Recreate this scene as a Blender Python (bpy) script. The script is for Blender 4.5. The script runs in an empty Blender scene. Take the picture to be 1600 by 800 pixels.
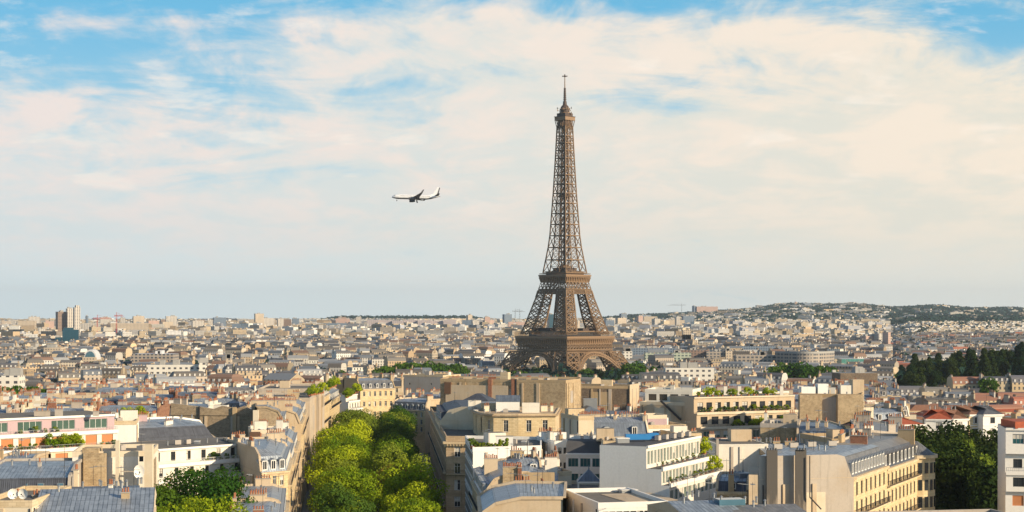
import bpy, math, random
from mathutils import Vector, Matrix
R = math.radians
rnd = random.Random(11)
scene = bpy.context.scene
C = scene.collection

# ------------------------------------------------------------------ camera, sky, sun, exposure
FPX, CX, HY, CZ = 2608.0, 800.0, 497.0, 72.0          # focal length in photo pixels, centre column, horizon row, eye height
cam = bpy.data.objects.new('camera', bpy.data.cameras.new('camera')); C.objects.link(cam)
cam.location = (0, 0, CZ); cam.rotation_euler = (R(90), 0, 0)
cam.data.sensor_width = 36; cam.data.lens = 36 * FPX / 1600
cam.data.shift_y = (HY - 400) / 1600
cam.data.clip_start = 1; cam.data.clip_end = 60000
scene.camera = cam
scene.view_settings.view_transform = 'Standard'; scene.view_settings.look = 'None'
scene.view_settings.gamma = 1; scene.view_settings.use_curve_mapping = False
scene.view_settings.exposure = 0.36

SEED = (11.5, 4.3)
SX, SY, SEL = 0.83, -0.56, R(20)                        # compass direction and height of the sun
world = bpy.data.worlds.new('World'); scene.world = world; world.use_nodes = True

class NT:
    """tiny node helper"""
    def __init__(s, tree): s.t = tree; s.n = tree.nodes; s.l = tree.links
    def node(s, typ, **kw):
        n = s.n.new(typ)
        for k, v in kw.items(): setattr(n, k, v)
        return n
    def put(s, sock, val):
        if hasattr(val, 'is_output') or isinstance(val, bpy.types.NodeSocket): s.l.new(val, sock)
        else: sock.default_value = val
    def math(s, op, a, b=0.0, c=None, clamp=False):
        n = s.node('ShaderNodeMath', operation=op, use_clamp=clamp)
        s.put(n.inputs[0], a); s.put(n.inputs[1], b)
        if c is not None: s.put(n.inputs[2], c)
        return n.outputs[0]
    def mix(s, f, a, b, blend='MIX'):
        n = s.node('ShaderNodeMix', data_type='RGBA', blend_type=blend)
        s.put(n.inputs[0], f)
        s.put(n.inputs[6], a if not isinstance(a, tuple) else tuple(a) + (1,) if len(a) == 3 else a)
        s.put(n.inputs[7], b if not isinstance(b, tuple) else tuple(b) + (1,) if len(b) == 3 else b)
        return n.outputs[2]
    def noise(s, vec, scale, detail=4, rough=0.55, dist=0.0):
        n = s.node('ShaderNodeTexNoise'); s.put(n.inputs['Vector'], vec)
        n.inputs['Scale'].default_value = scale; n.inputs['Detail'].default_value = detail
        n.inputs['Roughness'].default_value = rough; n.inputs['Distortion'].default_value = dist
        return n.outputs['Fac']
    def ramp(s, f, lo, hi, a=0.0, b=1.0):
        n = s.node('ShaderNodeMapRange', interpolation_type='SMOOTHSTEP'); s.put(n.inputs[0], f)
        n.inputs[1].default_value = lo; n.inputs[2].default_value = hi
        n.inputs[3].default_value = a; n.inputs[4].default_value = b
        return n.outputs[0]
    def scale(s, vec, xyz, off=(0, 0, 0)):
        n = s.node('ShaderNodeMapping'); s.put(n.inputs[0], vec)
        n.inputs['Scale'].default_value = xyz; n.inputs['Location'].default_value = off
        return n.outputs[0]

def build_world():
    t = NT(world.node_tree); t.n.clear()
    out = t.node('ShaderNodeOutputWorld'); bg = t.node('ShaderNodeBackground')
    bg.inputs['Strength'].default_value = 0.10
    sky = t.node('ShaderNodeTexSky', sky_type='NISHITA'); sky.sun_disc = False
    sky.sun_elevation = SEL; sky.sun_rotation = math.atan2(SX, SY)
    sky.air_density = 1.0; sky.dust_density = 1.2; sky.ozone_density = 2.0
    tc = t.node('ShaderNodeTexCoord').outputs['Generated']
    sp = t.node('ShaderNodeSeparateXYZ'); t.put(sp.inputs[0], tc)
    x, y, z = sp.outputs
    zz = t.math('ADD', t.math('MAXIMUM', z, 0.0), 0.22)
    # cloud deck: the direction projected on a high plane
    cb = t.node('ShaderNodeCombineXYZ')
    t.put(cb.inputs[0], t.math('DIVIDE', x, zz)); t.put(cb.inputs[1], t.math('DIVIDE', y, zz)); cb.inputs[2].default_value = 0.0
    P = cb.outputs[0]
    OX, OY = SEED
    big = t.noise(t.scale(P, (1.5, 1.3, 1), (7.3+OX, 2.4+OY, 0.4)), 1.0, 4, 0.5, 0.4)
    wisp = t.noise(t.scale(P, (2.3, 3.4, 1), (1.7+OX, 5.1, 2.0)), 1.0, 8, 0.60, 0.8)
    puff = t.noise(t.scale(P, (7.0, 5.0, 1), (0.6, 9.2+OY, 1.0)), 1.0, 8, 0.62, 0.4)
    cover = t.math('ADD', t.math('MULTIPLY', big, 0.40), t.math('MULTIPLY', wisp, 0.36))
    cover = t.math('ADD', cover, t.math('MULTIPLY', puff, 0.24))
    # the veil closes towards the horizon
    veil = t.ramp(z, 0.08, 0.20, 0.16, 0.0)
    cov = t.ramp(t.math('ADD', cover, veil), 0.47, 0.60)
    low = t.ramp(z, -0.01, 0.09, 1.0, 0.0)
    cov = t.math('MAXIMUM', cov, t.math('MULTIPLY', low, 0.95))
    cov = t.math('MULTIPLY', cov, t.ramp(z, 0.20, 0.42, 0.97, 0.08))
    cov = t.math('MULTIPLY', cov, t.ramp(y, -0.3, 0.6, 0.25, 1.0))
    side = t.ramp(x, -0.30, 0.34)
    thick = t.ramp(t.math('ADD', t.math('MULTIPLY', wisp, .5), t.math('MULTIPLY', puff, .5)), 0.42, 0.60)
    c_cool = t.mix(side, (5.65, 6.15, 6.15), (6.55, 6.25, 5.35))
    c_warm = t.mix(side, (7.1, 6.3, 5.9), (7.8, 6.75, 5.5))
    high = t.ramp(z, 0.0, 0.09)
    c_cool = t.mix(t.ramp(z, 0.0, 0.06, 1.0, 0.0), c_cool, t.mix(side, (6.3, 7.1, 7.2), (6.9, 6.9, 6.3)))
    body = t.mix(t.math('MULTIPLY', thick, high), c_cool, c_warm)
    blue = t.mix(0.80, sky.outputs[0], (0.95, 4.0, 6.3))
    deep = t.mix(t.ramp(z, 0.22, 0.45), blue, sky.outputs[0])
    pale = t.mix(t.math('MAXIMUM', t.ramp(z, 0.05, 0.19), t.ramp(y, 0.7, 0.2)), (4.0, 5.7, 6.4), deep)
    col = t.mix(cov, pale, body)
    # small sunlit cumulus, sparse
    cum = t.noise(t.scale(P, (2.6, 3.2, 1), (4.4+OY, 0.3+OX, 0)), 1.7, 8, 0.58, 0.2)
    cm = t.math('MULTIPLY', t.ramp(cum, 0.57, 0.67), t.ramp(z, 0.045, 0.10))
    col = t.mix(t.math('MULTIPLY', cm, 0.38), col, (8.6, 7.6, 6.6))
    below = t.ramp(z, -0.06, -0.005, 1.0, 0.0)
    col = t.mix(below, col, (2.0, 2.0, 1.9))
    t.put(bg.inputs['Color'], col); t.l.new(bg.outputs[0], out.inputs['Surface'])
build_world()

sd = bpy.data.lights.new('sun', 'SUN'); sun = bpy.data.objects.new('sun', sd); C.objects.link(sun)
sd.energy = 5.0; sd.angle = R(0.5); sd.color = (1.0, 0.81, 0.55)
dl = Vector((SX * math.cos(SEL), SY * math.cos(SEL), math.sin(SEL)))
sun.rotation_euler = dl.to_track_quat('Z', 'Y').to_euler()

# ------------------------------------------------------------------ helpers
def WX(px, Y): return (px - CX) * Y / FPX
def WZ(py, Y): return CZ - (py - HY) * Y / FPX
def PXof(x, y): return CX + FPX * x / y
def PYof(z, y): return HY + FPX * (CZ - z) / y
def sstep(a, b, v):
    t = min(1, max(0, (v - a) / (b - a))); return t * t * (3 - 2 * t)
def interp(tab, v):
    if v <= tab[0][0]: return tab[0][1]
    for (a, fa), (b, fb) in zip(tab, tab[1:]):
        if v <= b: return fa + (fb - fa) * (v - a) / (b - a)
    return tab[-1][1]
GT = [(0, 22), (300, 21), (600, 17), (1000, 8), (1400, 2), (1700, 0), (2500, 3), (3500, 8), (5000, 24), (6500, 34), (8000, 38), (12000, 36), (16000, 20)]
def ground(x, y):
    z = interp(GT, y)
    px = PXof(x, max(y, 150))
    s = sstep(780, 1330, px)
    hump = 1 + 0.10 * math.sin(px / 47.0) + 0.05 * math.sin(px / 19.0)
    z += s * hump * interp([(4500, 0), (6500, 34), (8200, 76), (9200, 94), (10500, 92), (14000, 20)], y) * (1 - 0.28 * sstep(1420, 1560, px))
    z += sstep(470, 540, px) * (1 - sstep(720, 800, px)) * interp([(6000, 0), (8000, 22), (9500, 30), (12000, 5)], y)
    t = sstep(1375, 1440, px)
    z += t * 21 * math.exp(-((y - 1180) / 190.0) ** 2) * (1 + 0.25 * sstep(1450, 1560, px))
    z += t * interp([(1500, 0), (2000, 10), (3000, 22), (4500, 26), (6000, 8), (7000, 0)], y)
    return z

_un = {}
def new_obj(name, data):
    o = bpy.data.objects.new(name, data); C.objects.link(o); return o
def tag(o, label=None, cat=None, group=None, kind=None):
    if label: o['label'] = label
    if cat: o['category'] = cat
    if group: o['group'] = group
    if kind: o['kind'] = kind
    return o
def thing(name, label, cat, loc, rotz=0.0, group=None):
    o = new_obj(name, None); o.location = loc; o.rotation_euler = (0, 0, rotz); o.empty_display_size = 0.5
    return tag(o, label, cat, group)
def copy_tree(o, parent=None):
    c = o.copy(); C.objects.link(c); c.parent = parent
    for ch in o.children: copy_tree(ch, c)
    return c

class MB:
    """collects faces of ONE mesh; u,v in metres along and up each face"""
    def __init__(s): s.v = []; s.f = []; s.m = []; s.uv = []; s.c = []; s.col = None
    def face(s, pts, mat=0, col=None):
        i = len(s.v); pts = [tuple(p) for p in pts]; s.v += pts; n = len(pts)
        s.f.append(tuple(range(i, i + n))); s.m.append(mat); s.c.append(col or s.col or (1, 1, 1))
        a, b, c = pts[0], pts[1], pts[2]
        e1 = (b[0]-a[0], b[1]-a[1], b[2]-a[2]); e2 = (c[0]-a[0], c[1]-a[1], c[2]-a[2])
        nx = e1[1]*e2[2]-e1[2]*e2[1]; ny = e1[2]*e2[0]-e1[0]*e2[2]; nz = e1[0]*e2[1]-e1[1]*e2[0]
        h = math.hypot(nx, ny); L = math.sqrt(h*h + nz*nz) or 1.0
        if h < 1e-4 * L: ux, uy = 1.0, 0.0; nn = (0, 0, 1)
        else: ux, uy = -ny / h, nx / h; nn = (nx/L, ny/L, nz/L)
        vx = -nn[2]*uy; vy = nn[2]*ux; vz = nn[0]*uy - nn[1]*ux
        for p in pts: s.uv.append((p[0]*ux + p[1]*uy, p[0]*vx + p[1]*vy + p[2]*vz))
    def prism(s, poly, z0, z1, mat=0, top=None, bottom=False, col=None, tcol=None):
        n = len(poly)
        for i in range(n):
            a, b = poly[i], poly[(i+1) % n]
            s.face([(a[0], a[1], z0), (b[0], b[1], z0), (b[0], b[1], z1), (a[0], a[1], z1)], mat, col)
        s.face([(p[0], p[1], z1) for p in poly], mat if top is None else top, tcol or col)
        if bottom: s.face([(p[0], p[1], z0) for p in reversed(poly)], mat, col)
    def box(s, c, size, ang=0.0, mat=0, top=None, bottom=True, col=None, tcol=None):
        """c = centre of the base"""
        ca, sa = math.cos(ang), math.sin(ang); hx, hy = size[0]/2, size[1]/2
        P = [(c[0]+ca*x-sa*y, c[1]+sa*x+ca*y) for x, y in ((-hx,-hy),(hx,-hy),(hx,hy),(-hx,hy))]
        s.prism(P, c[2], c[2]+size[2], mat, top, bottom, col, tcol)
    def ring(s, p0, z0, p1, z1, mats):
        n = len(p0)
        for i in range(n):
            j = (i+1) % n
            m = mats[i] if isinstance(mats, (list, tuple)) else mats
            s.face([(p0[i][0], p0[i][1], z0), (p0[j][0], p0[j][1], z0), (p1[j][0], p1[j][1], z1), (p1[i][0], p1[i][1], z1)], m)
    def beam(s, p, q, w, mat=0, h=None):
        p = Vector(p); q = Vector(q); d = (q - p)
        if d.length < 1e-6: return
        d.normalize(); up = Vector((0, 0, 1)) if abs(d.z) < 0.95 else Vector((1, 0, 0))
        a = d.cross(up).normalized() * (w/2); b = a.cross(d).normalized() * ((h or w)/2)
        A = [p-a-b, p+a-b, p+a+b, p-a+b]; B = [x + (q-p) for x in A]
        for i in range(4):
            j = (i+1) % 4; s.face([A[i], A[j], B[j], B[i]], mat)
        s.face(A[::-1], mat); s.face(B, mat)
    def cyl(s, c, r0, r1, h, n=10, mat=0, cap=True):
        P = [(c[0]+r0*math.cos(2*math.pi*i/n), c[1]+r0*math.sin(2*math.pi*i/n), c[2]) for i in range(n)]
        Q = [(c[0]+r1*math.cos(2*math.pi*i/n), c[1]+r1*math.sin(2*math.pi*i/n), c[2]+h) for i in range(n)]
        for i in range(n): j = (i+1) % n; s.face([P[i], P[j], Q[j], Q[i]], mat)
        if cap: s.face(Q, mat)
    def dome(s, c, r, h, n=14, k=5, mat=0):
        for a in range(k):
            t0, t1 = math.pi/2*a/k, math.pi/2*(a+1)/k
            for i in range(n):
                u0, u1 = 2*math.pi*i/n, 2*math.pi*(i+1)/n
                f = lambda u, t: (c[0]+r*math.cos(t)*math.cos(u), c[1]+r*math.cos(t)*math.sin(u), c[2]+h*math.sin(t))
                s.face([f(u0,t0), f(u1,t0), f(u1,t1), f(u0,t1)], mat)
    def mesh(s, name, mats, off=(0, 0, 0), color=False, smooth=False):
        me = bpy.data.meshes.new(name)
        v = s.v if off == (0, 0, 0) else [(a-off[0], b-off[1], c-off[2]) for a, b, c in s.v]
        me.from_pydata(v, [], s.f)
        for m in mats: me.materials.append(M[m] if isinstance(m, str) else m)
        me.polygons.foreach_set('material_index', s.m)
        uvl = me.uv_layers.new(name='UVMap'); flat = [k for p in s.uv for k in p]
        uvl.data.foreach_set('uv', flat)
        if color:
            at = me.attributes.new('Col', 'FLOAT_COLOR', 'FACE')
            at.data.foreach_set('color', [k for c in s.c for k in (c[0], c[1], c[2], 1.0)])
        if smooth: me.polygons.foreach_set('use_smooth', [True]*len(s.f))
        me.update(); return me
    def build(s, name, mats, parent=None, **kw):
        """link as one mesh object; vertices are in world space, the parent thing's base becomes the origin"""
        off = ORG.get(parent.name, (0, 0, 0)) if parent is not None else (0, 0, 0)
        o = new_obj(name, s.mesh(name, mats, off, **kw))
        if parent is not None: o.parent = parent; ORG[o.name] = off
        return o
ORG = {}
def base_thing(name, label, cat, loc, group=None):
    o = thing(name, label, cat, loc, 0.0, group); ORG[o.name] = tuple(loc); return o
def place(name, me, parent, loc, rz=0.0, sc=None):
    """a part that shares a mesh, put at a world position under an unrotated thing (or under one of its parts)"""
    o = new_obj(name, me); off = ORG.get(parent.name, (0, 0, 0)); o.parent = parent
    o.location = (loc[0]-off[0], loc[1]-off[1], loc[2]-off[2]); o.rotation_euler = (0, 0, rz)
    if sc: o.scale = sc
    return o
def inset(poly, d):
    """move each edge i of a CCW polygon inwards by d[i]"""
    n = len(poly); L = []
    for i in range(n):
        a, b = poly[i], poly[(i+1) % n]; dx, dy = b[0]-a[0], b[1]-a[1]; l = math.hypot(dx, dy) or 1
        dd = d[i] if isinstance(d, (list, tuple)) else d
        L.append((a[0]-dy/l*dd, a[1]+dx/l*dd, dx/l, dy/l))
    out = []
    for i in range(n):
        p, q = L[i-1], L[i]; det = p[2]*q[3]-p[3]*q[2]
        if abs(det) < 1e-3: out.append((q[0], q[1])); continue
        t = ((q[0]-p[0])*q[3]-(q[1]-p[1])*q[2])/det
        out.append((p[0]+p[2]*t, p[1]+p[3]*t))
    return out

# ------------------------------------------------------------------ materials
M = {}
def mat(name):
    m = bpy.data.materials.new(name); m.use_nodes = True; t = NT(m.node_tree)
    b = t.n['Principled BSDF']; M[name] = m; return m, t, b
def uvnode(t): return t.node('ShaderNodeTexCoord').outputs['UV']
def bump(t, b, h, strength, dist=0.05):
    n = t.node('ShaderNodeBump'); n.inputs['Strength'].default_value = strength; n.inputs['Distance'].default_value = dist
    t.put(n.inputs['Height'], h); t.l.new(n.outputs[0], b.inputs['Normal'])

def plaster(name, col, dirt=0.35, courses=False, rough=0.85, patch=0.5):
    m, t, b = mat(name); uv = uvnode(t)
    big = t.noise(uv, 0.16, 5, 0.6)
    streak = t.noise(t.scale(uv, (1.3, 0.10, 1)), 1.0, 5, 0.65)
    fine = t.noise(uv, 2.2, 4, 0.6)
    dk = tuple(c * 0.52 for c in col); warm = (col[0]*0.86, col[1]*0.76, col[2]*0.62)
    c1 = t.mix(t.math('MULTIPLY', t.ramp(big, 0.42, 0.66), patch), col, warm)
    c2 = t.mix(t.math('MULTIPLY', t.ramp(streak, 0.50, 0.74), dirt), c1, dk)
    c3 = t.mix(t.math('MULTIPLY', t.ramp(fine, 0.35, 0.75), 0.14), c2, dk)
    h = fine
    if courses:
        br = t.node('ShaderNodeTexBrick'); t.put(br.inputs['Vector'], uv)
        br.inputs['Scale'].default_value = 1; br.inputs['Brick Width'].default_value = 1.1; br.inputs['Row Height'].default_value = 0.48
        br.inputs['Mortar Size'].default_value = 0.022; br.inputs['Color1'].default_value = (1, 1, 1, 1); br.inputs['Color2'].default_value = (0.80, 0.78, 0.74, 1)
        br.inputs['Mortar'].default_value = (0.55, 0.5, 0.45, 1)
        c3 = t.mix(0.8, c3, br.outputs['Color'], 'MULTIPLY')
    t.put(b.inputs['Base Color'], c3); b.inputs['Roughness'].default_value = rough
    bump(t, b, h, 0.25, 0.03)
def flat(name, col, rough=0.7, metal=0.0, var=0.12, scale=0.8):
    m, t, b = mat(name); uv = uvnode(t)
    f = t.noise(uv, scale, 4)
    t.put(b.inputs['Base Color'], t.mix(f, tuple(min(1, c*(1+var)) for c in col), tuple(c*(1-var*1.6) for c in col)))
    b.inputs['Roughness'].default_value = rough; b.inputs['Metallic'].default_value = metal
def brickmat(name, c1, c2, mort, w, h, ms, patchcol, patch=0.5, bumpk=0.5):
    m, t, b = mat(name); uv = uvnode(t)
    nd = t.node('ShaderNodeTexNoise'); t.put(nd.inputs['Vector'], uv); nd.inputs['Scale'].default_value = 1.5
    wv = t.node('ShaderNodeVectorMath', operation='MULTIPLY_ADD'); t.put(wv.inputs[0], nd.outputs['Color']); wv.inputs[1].default_value = (0.25, 0.25, 0); t.put(wv.inputs[2], uv)
    br = t.node('ShaderNodeTexBrick'); t.put(br.inputs['Vector'], wv.outputs[0])
    br.inputs['Scale'].default_value = 1; br.inputs['Brick Width'].default_value = w; br.inputs['Row Height'].default_value = h
    br.inputs['Mortar Size'].default_value = ms; br.inputs['Color1'].default_value = c1 + (1,); br.inputs['Color2'].default_value = c2 + (1,)
    br.inputs['Mortar'].default_value = mort + (1,)
    big = t.noise(uv, 0.22, 5, 0.65); mid = t.noise(uv, 1.1, 5, 0.7)
    c = t.mix(t.math('MULTIPLY', t.ramp(big, 0.45, 0.62), patch), br.outputs['Color'], patchcol)
    c = t.mix(t.math('MULTIPLY', t.ramp(mid, 0.45, 0.68), 0.55), c, tuple(k*0.40 for k in c1))
    t.put(b.inputs['Base Color'], c); b.inputs['Roughness'].default_value = 0.9
    bump(t, b, t.math('ADD', t.math('MULTIPLY', br.outputs['Fac'], -1.0), mid), bumpk, 0.08)
def zinc(name, c1, c2, seam, w=0.62, rough=0.42, metal=0.35):
    m, t, b = mat(name); uv = uvnode(t)
    br = t.node('ShaderNodeTexBrick'); t.put(br.inputs['Vector'], uv); br.offset = 0.0; br.squash = 1.0
    br.inputs['Scale'].default_value = 1; br.inputs['Brick Width'].default_value = w; br.inputs['Row Height'].default_value = 2.3
    br.inputs['Mortar Size'].default_value = 0.055; br.inputs['Mortar Smooth'].default_value = 0.3
    br.inputs['Color1'].default_value = c1 + (1,); br.inputs['Color2'].default_value = c2 + (1,); br.inputs['Mortar'].default_value = seam + (1,)
    big = t.noise(uv, 0.5, 5, 0.65); st = t.noise(t.scale(uv, (2.5, 0.3, 1)), 1.0, 4)
    c = t.mix(t.math('MULTIPLY', t.ramp(big, 0.4, 0.7), 0.45), br.outputs['Color'], tuple(k*1.25 for k in c1))
    c = t.mix(t.math('MULTIPLY', t.ramp(st, 0.52, 0.72), 0.40), c, tuple(k*0.5 for k in seam))
    t.put(b.inputs['Base Color'], c); b.inputs['Roughness'].default_value = rough; b.inputs['Metallic'].default_value = metal
    bump(t, b, br.outputs['Fac'], 0.7, 0.05)
def glass(name, col, rough=0.08):
    m, t, b = mat(name); uv = uvnode(t)
    t.put(b.inputs['Base Color'], t.mix(t.noise(uv, 0.4, 3), col, tuple(c*0.4 for c in col)))
    b.inputs['Roughness'].default_value = rough; b.inputs['Specular IOR Level'].default_value = 0.8

plaster('stone_cream', (0.68, 0.55, 0.37), 0.35, True)
plaster('stone_yellow', (0.70, 0.56, 0.34), 0.30, True)
plaster('stone_tan', (0.50, 0.38, 0.25), 0.5, True)
plaster('plaster_cream', (0.68, 0.59, 0.45), 0.28)
plaster('plaster_white', (0.74, 0.70, 0.62), 0.20, patch=0.25)
plaster('plaster_pure', (0.80, 0.78, 0.74), 0.16, patch=0.12)
plaster('plaster_beige', (0.55, 0.44, 0.31), 0.45)
plaster('plaster_ochre', (0.44, 0.33, 0.20), 0.55)
plaster('plaster_sand', (0.47, 0.41, 0.345), 0.55)
plaster('plaster_pink', (0.48, 0.35, 0.37), 0.16, patch=0.2)
plaster('plaster_grey', (0.42, 0.38, 0.34), 0.42)
plaster('plaster_stained', (0.55, 0.46, 0.36), 0.95)
plaster('concrete', (0.36, 0.34, 0.31), 0.4)
flat('gravel_roof', (0.17, 0.155, 0.135), 0.95, 0, 0.35, 0.7)
flat('dark_roof', (0.08, 0.08, 0.085), 0.8, 0, 0.3, 0.5)
flat('white_paint', (0.78, 0.76, 0.72), 0.5)
flat('dark_metal', (0.035, 0.035, 0.04), 0.5, 0.3)
flat('grey_metal', (0.30, 0.31, 0.32), 0.45, 0.5)
flat('blue_tarp', (0.02, 0.20, 0.50), 0.5)
flat('curtain', (0.55, 0.52, 0.46), 0.9)
flat('shutter_orange', (0.50, 0.20, 0.08), 0.8)
flat('wood_brown', (0.13, 0.07, 0.04), 0.8)
flat('pot_clay', (0.36, 0.14, 0.07), 0.85, 0, 0.35, 1.5)
flat('red_tile', (0.42, 0.10, 0.045), 0.85, 0, 0.35, 0.9)
flat('tile_brown', (0.26, 0.13, 0.08), 0.85, 0, 0.35, 0.9)
flat('asphalt', (0.055, 0.056, 0.06), 0.9, 0, 0.25, 0.3)
flat('pavement', (0.24, 0.22, 0.20), 0.9, 0, 0.2, 0.4)
flat('red_cloth', (0.45, 0.05, 0.03), 0.8)
flat('green_paint', (0.03, 0.16, 0.10), 0.6)
flat('awning', (0.16, 0.10, 0.08), 0.9)
brickmat('rubble', (0.34, 0.26, 0.17), (0.20, 0.145, 0.09), (0.40, 0.33, 0.24), 0.55, 0.26, 0.035, (0.42, 0.32, 0.20), 0.45)
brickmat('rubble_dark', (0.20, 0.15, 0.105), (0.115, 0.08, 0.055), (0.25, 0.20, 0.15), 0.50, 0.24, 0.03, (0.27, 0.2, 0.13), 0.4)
brickmat('rubble_light', (0.46, 0.34, 0.20), (0.33, 0.23, 0.13), (0.52, 0.42, 0.28), 0.6, 0.28, 0.03, (0.58, 0.45, 0.28), 0.6)
brickmat('brick_red', (0.33, 0.13, 0.07), (0.24, 0.09, 0.05), (0.35, 0.25, 0.18), 0.3, 0.1, 0.012, (0.36, 0.2, 0.12), 0.3)
zinc('zinc_light', (0.40, 0.44, 0.48), (0.26, 0.29, 0.33), (0.10, 0.115, 0.13))
zinc('zinc_mid', (0.20, 0.235, 0.28), (0.135, 0.16, 0.20), (0.12, 0.14, 0.17))
zinc('zinc_warm', (0.30, 0.28, 0.26), (0.21, 0.195, 0.18), (0.18, 0.17, 0.16))
zinc('slate', (0.085, 0.095, 0.12), (0.055, 0.06, 0.08), (0.03, 0.033, 0.04), 0.32, 0.55, 0.0)
zinc('slate_grey', (0.16, 0.165, 0.18), (0.11, 0.115, 0.13), (0.06, 0.063, 0.07), 0.32, 0.55, 0.0)
glass('glass_dark', (0.035, 0.042, 0.05))
glass('glass_teal', (0.02, 0.13, 0.15), 0.06)
glass('glass_green', (0.10, 0.17, 0.14), 0.10)
glass('glass_sky', (0.10, 0.22, 0.30), 0.05)

def leafmat(name, a, b2, tr=0.24):
    m, t, b = mat(name); t.n.remove(b); out = t.n['Material Output']
    oi = t.node('ShaderNodeObjectInfo').outputs['Random']
    geo = t.node('ShaderNodeNewGeometry').outputs['Position']
    f = t.noise(geo, 0.28, 4, 0.6)
    f2 = t.math('ADD', t.math('MULTIPLY', f, 0.75), t.math('MULTIPLY', oi, 0.4), clamp=True)
    c = t.mix(t.ramp(f2, 0.3, 0.8), a, b2)
    d = t.node('ShaderNodeBsdfDiffuse'); tl = t.node('ShaderNodeBsdfTranslucent'); mx = t.node('ShaderNodeMixShader')
    t.put(d.inputs[0], c); t.put(tl.inputs[0], t.mix(0.5, c, tuple(min(1, k*1.6) for k in b2)))
    mx.inputs[0].default_value = tr; t.l.new(d.outputs[0], mx.inputs[1]); t.l.new(tl.outputs[0], mx.inputs[2]); t.l.new(mx.outputs[0], out.inputs['Surface'])
leafmat('leaf_bright', (0.09, 0.17, 0.012), (0.40, 0.46, 0.02))
leafmat('leaf_green', (0.03, 0.085, 0.014), (0.075, 0.135, 0.015))
leafmat('leaf_mid', (0.06, 0.12, 0.02), (0.22, 0.27, 0.03))
leafmat('leaf_dark', (0.012, 0.032, 0.012), (0.045, 0.065, 0.015), 0.2)
leafmat('leaf_far', (0.010, 0.032, 0.034), (0.024, 0.054, 0.042), 0.15)  # blue of the distant haze is mixed into these leaf colours
leafmat('leaf_rust', (0.16, 0.14, 0.02), (0.38, 0.24, 0.03))
flat('bark', (0.09, 0.065, 0.045), 0.95)

def iron():
    m, t, b = mat('tower_iron'); g = t.node('ShaderNodeNewGeometry').outputs['Position']
    f = t.noise(g, 0.15, 4)
    t.put(b.inputs['Base Color'], t.mix(f, (0.23, 0.14, 0.07), (0.13, 0.08, 0.045)))
    b.inputs['Roughness'].default_value = 0.6
iron()
flat('tower_iron_pale', (0.25, 0.155, 0.085), 0.6)
flat('tower_iron_dark', (0.07, 0.045, 0.035), 0.7)

def citymats():
    m, t, b = mat('city_wall'); uv = uvnode(t)
    at = t.node('ShaderNodeAttribute'); at.attribute_name = 'Col'
    s = t.node('ShaderNodeSeparateXYZ'); t.put(s.inputs[0], uv)
    fu = t.math('FRACT', t.math('DIVIDE', s.outputs[0], 2.7)); fv = t.math('FRACT', t.math('DIVIDE', s.outputs[1], 3.1))
    mu = t.math('MULTIPLY', t.math('GREATER_THAN', fu, 0.30), t.math('LESS_THAN', fu, 0.72))
    mv = t.math('MULTIPLY', t.math('GREATER_THAN', fv, 0.22), t.math('LESS_THAN', fv, 0.80))
    w = t.math('MULTIPLY', mu, mv)
    nz = t.noise(uv, 0.3, 3)
    base = t.mix(t.math('MULTIPLY', nz, 0.45), at.outputs['Color'], (0.25, 0.2, 0.15))
    wc = t.mix(t.ramp(t.noise(uv, 0.9, 2), 0.5, 0.65), (0.05, 0.055, 0.065), (0.30, 0.28, 0.25))
    t.put(b.inputs['Base Color'], t.mix(w, base, wc)); b.inputs['Roughness'].default_value = 0.8
    m, t, b = mat('city_roof'); uv = uvnode(t)
    at = t.node('ShaderNodeAttribute'); at.attribute_name = 'Col'
    t.put(b.inputs['Base Color'], t.mix(t.math('MULTIPLY', t.noise(uv, 0.6, 4), 0.5), at.outputs['Color'], (0.14, 0.13, 0.12)))
    b.inputs['Roughness'].default_value = 0.7
    m, t, b = mat('terrain'); g = t.node('ShaderNodeNewGeometry').outputs['Position']
    f = t.noise(g, 0.004, 6, 0.6); f2 = t.noise(g, 0.05, 3)
    c = t.mix(t.ramp(f, 0.4, 0.6), (0.02, 0.038, 0.014), (0.10, 0.09, 0.075))
    t.put(b.inputs['Base Color'], t.mix(t.math('MULTIPLY', f2, 0.5), c, (0.05, 0.055, 0.04))); b.inputs['Roughness'].default_value = 0.95
citymats()

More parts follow.
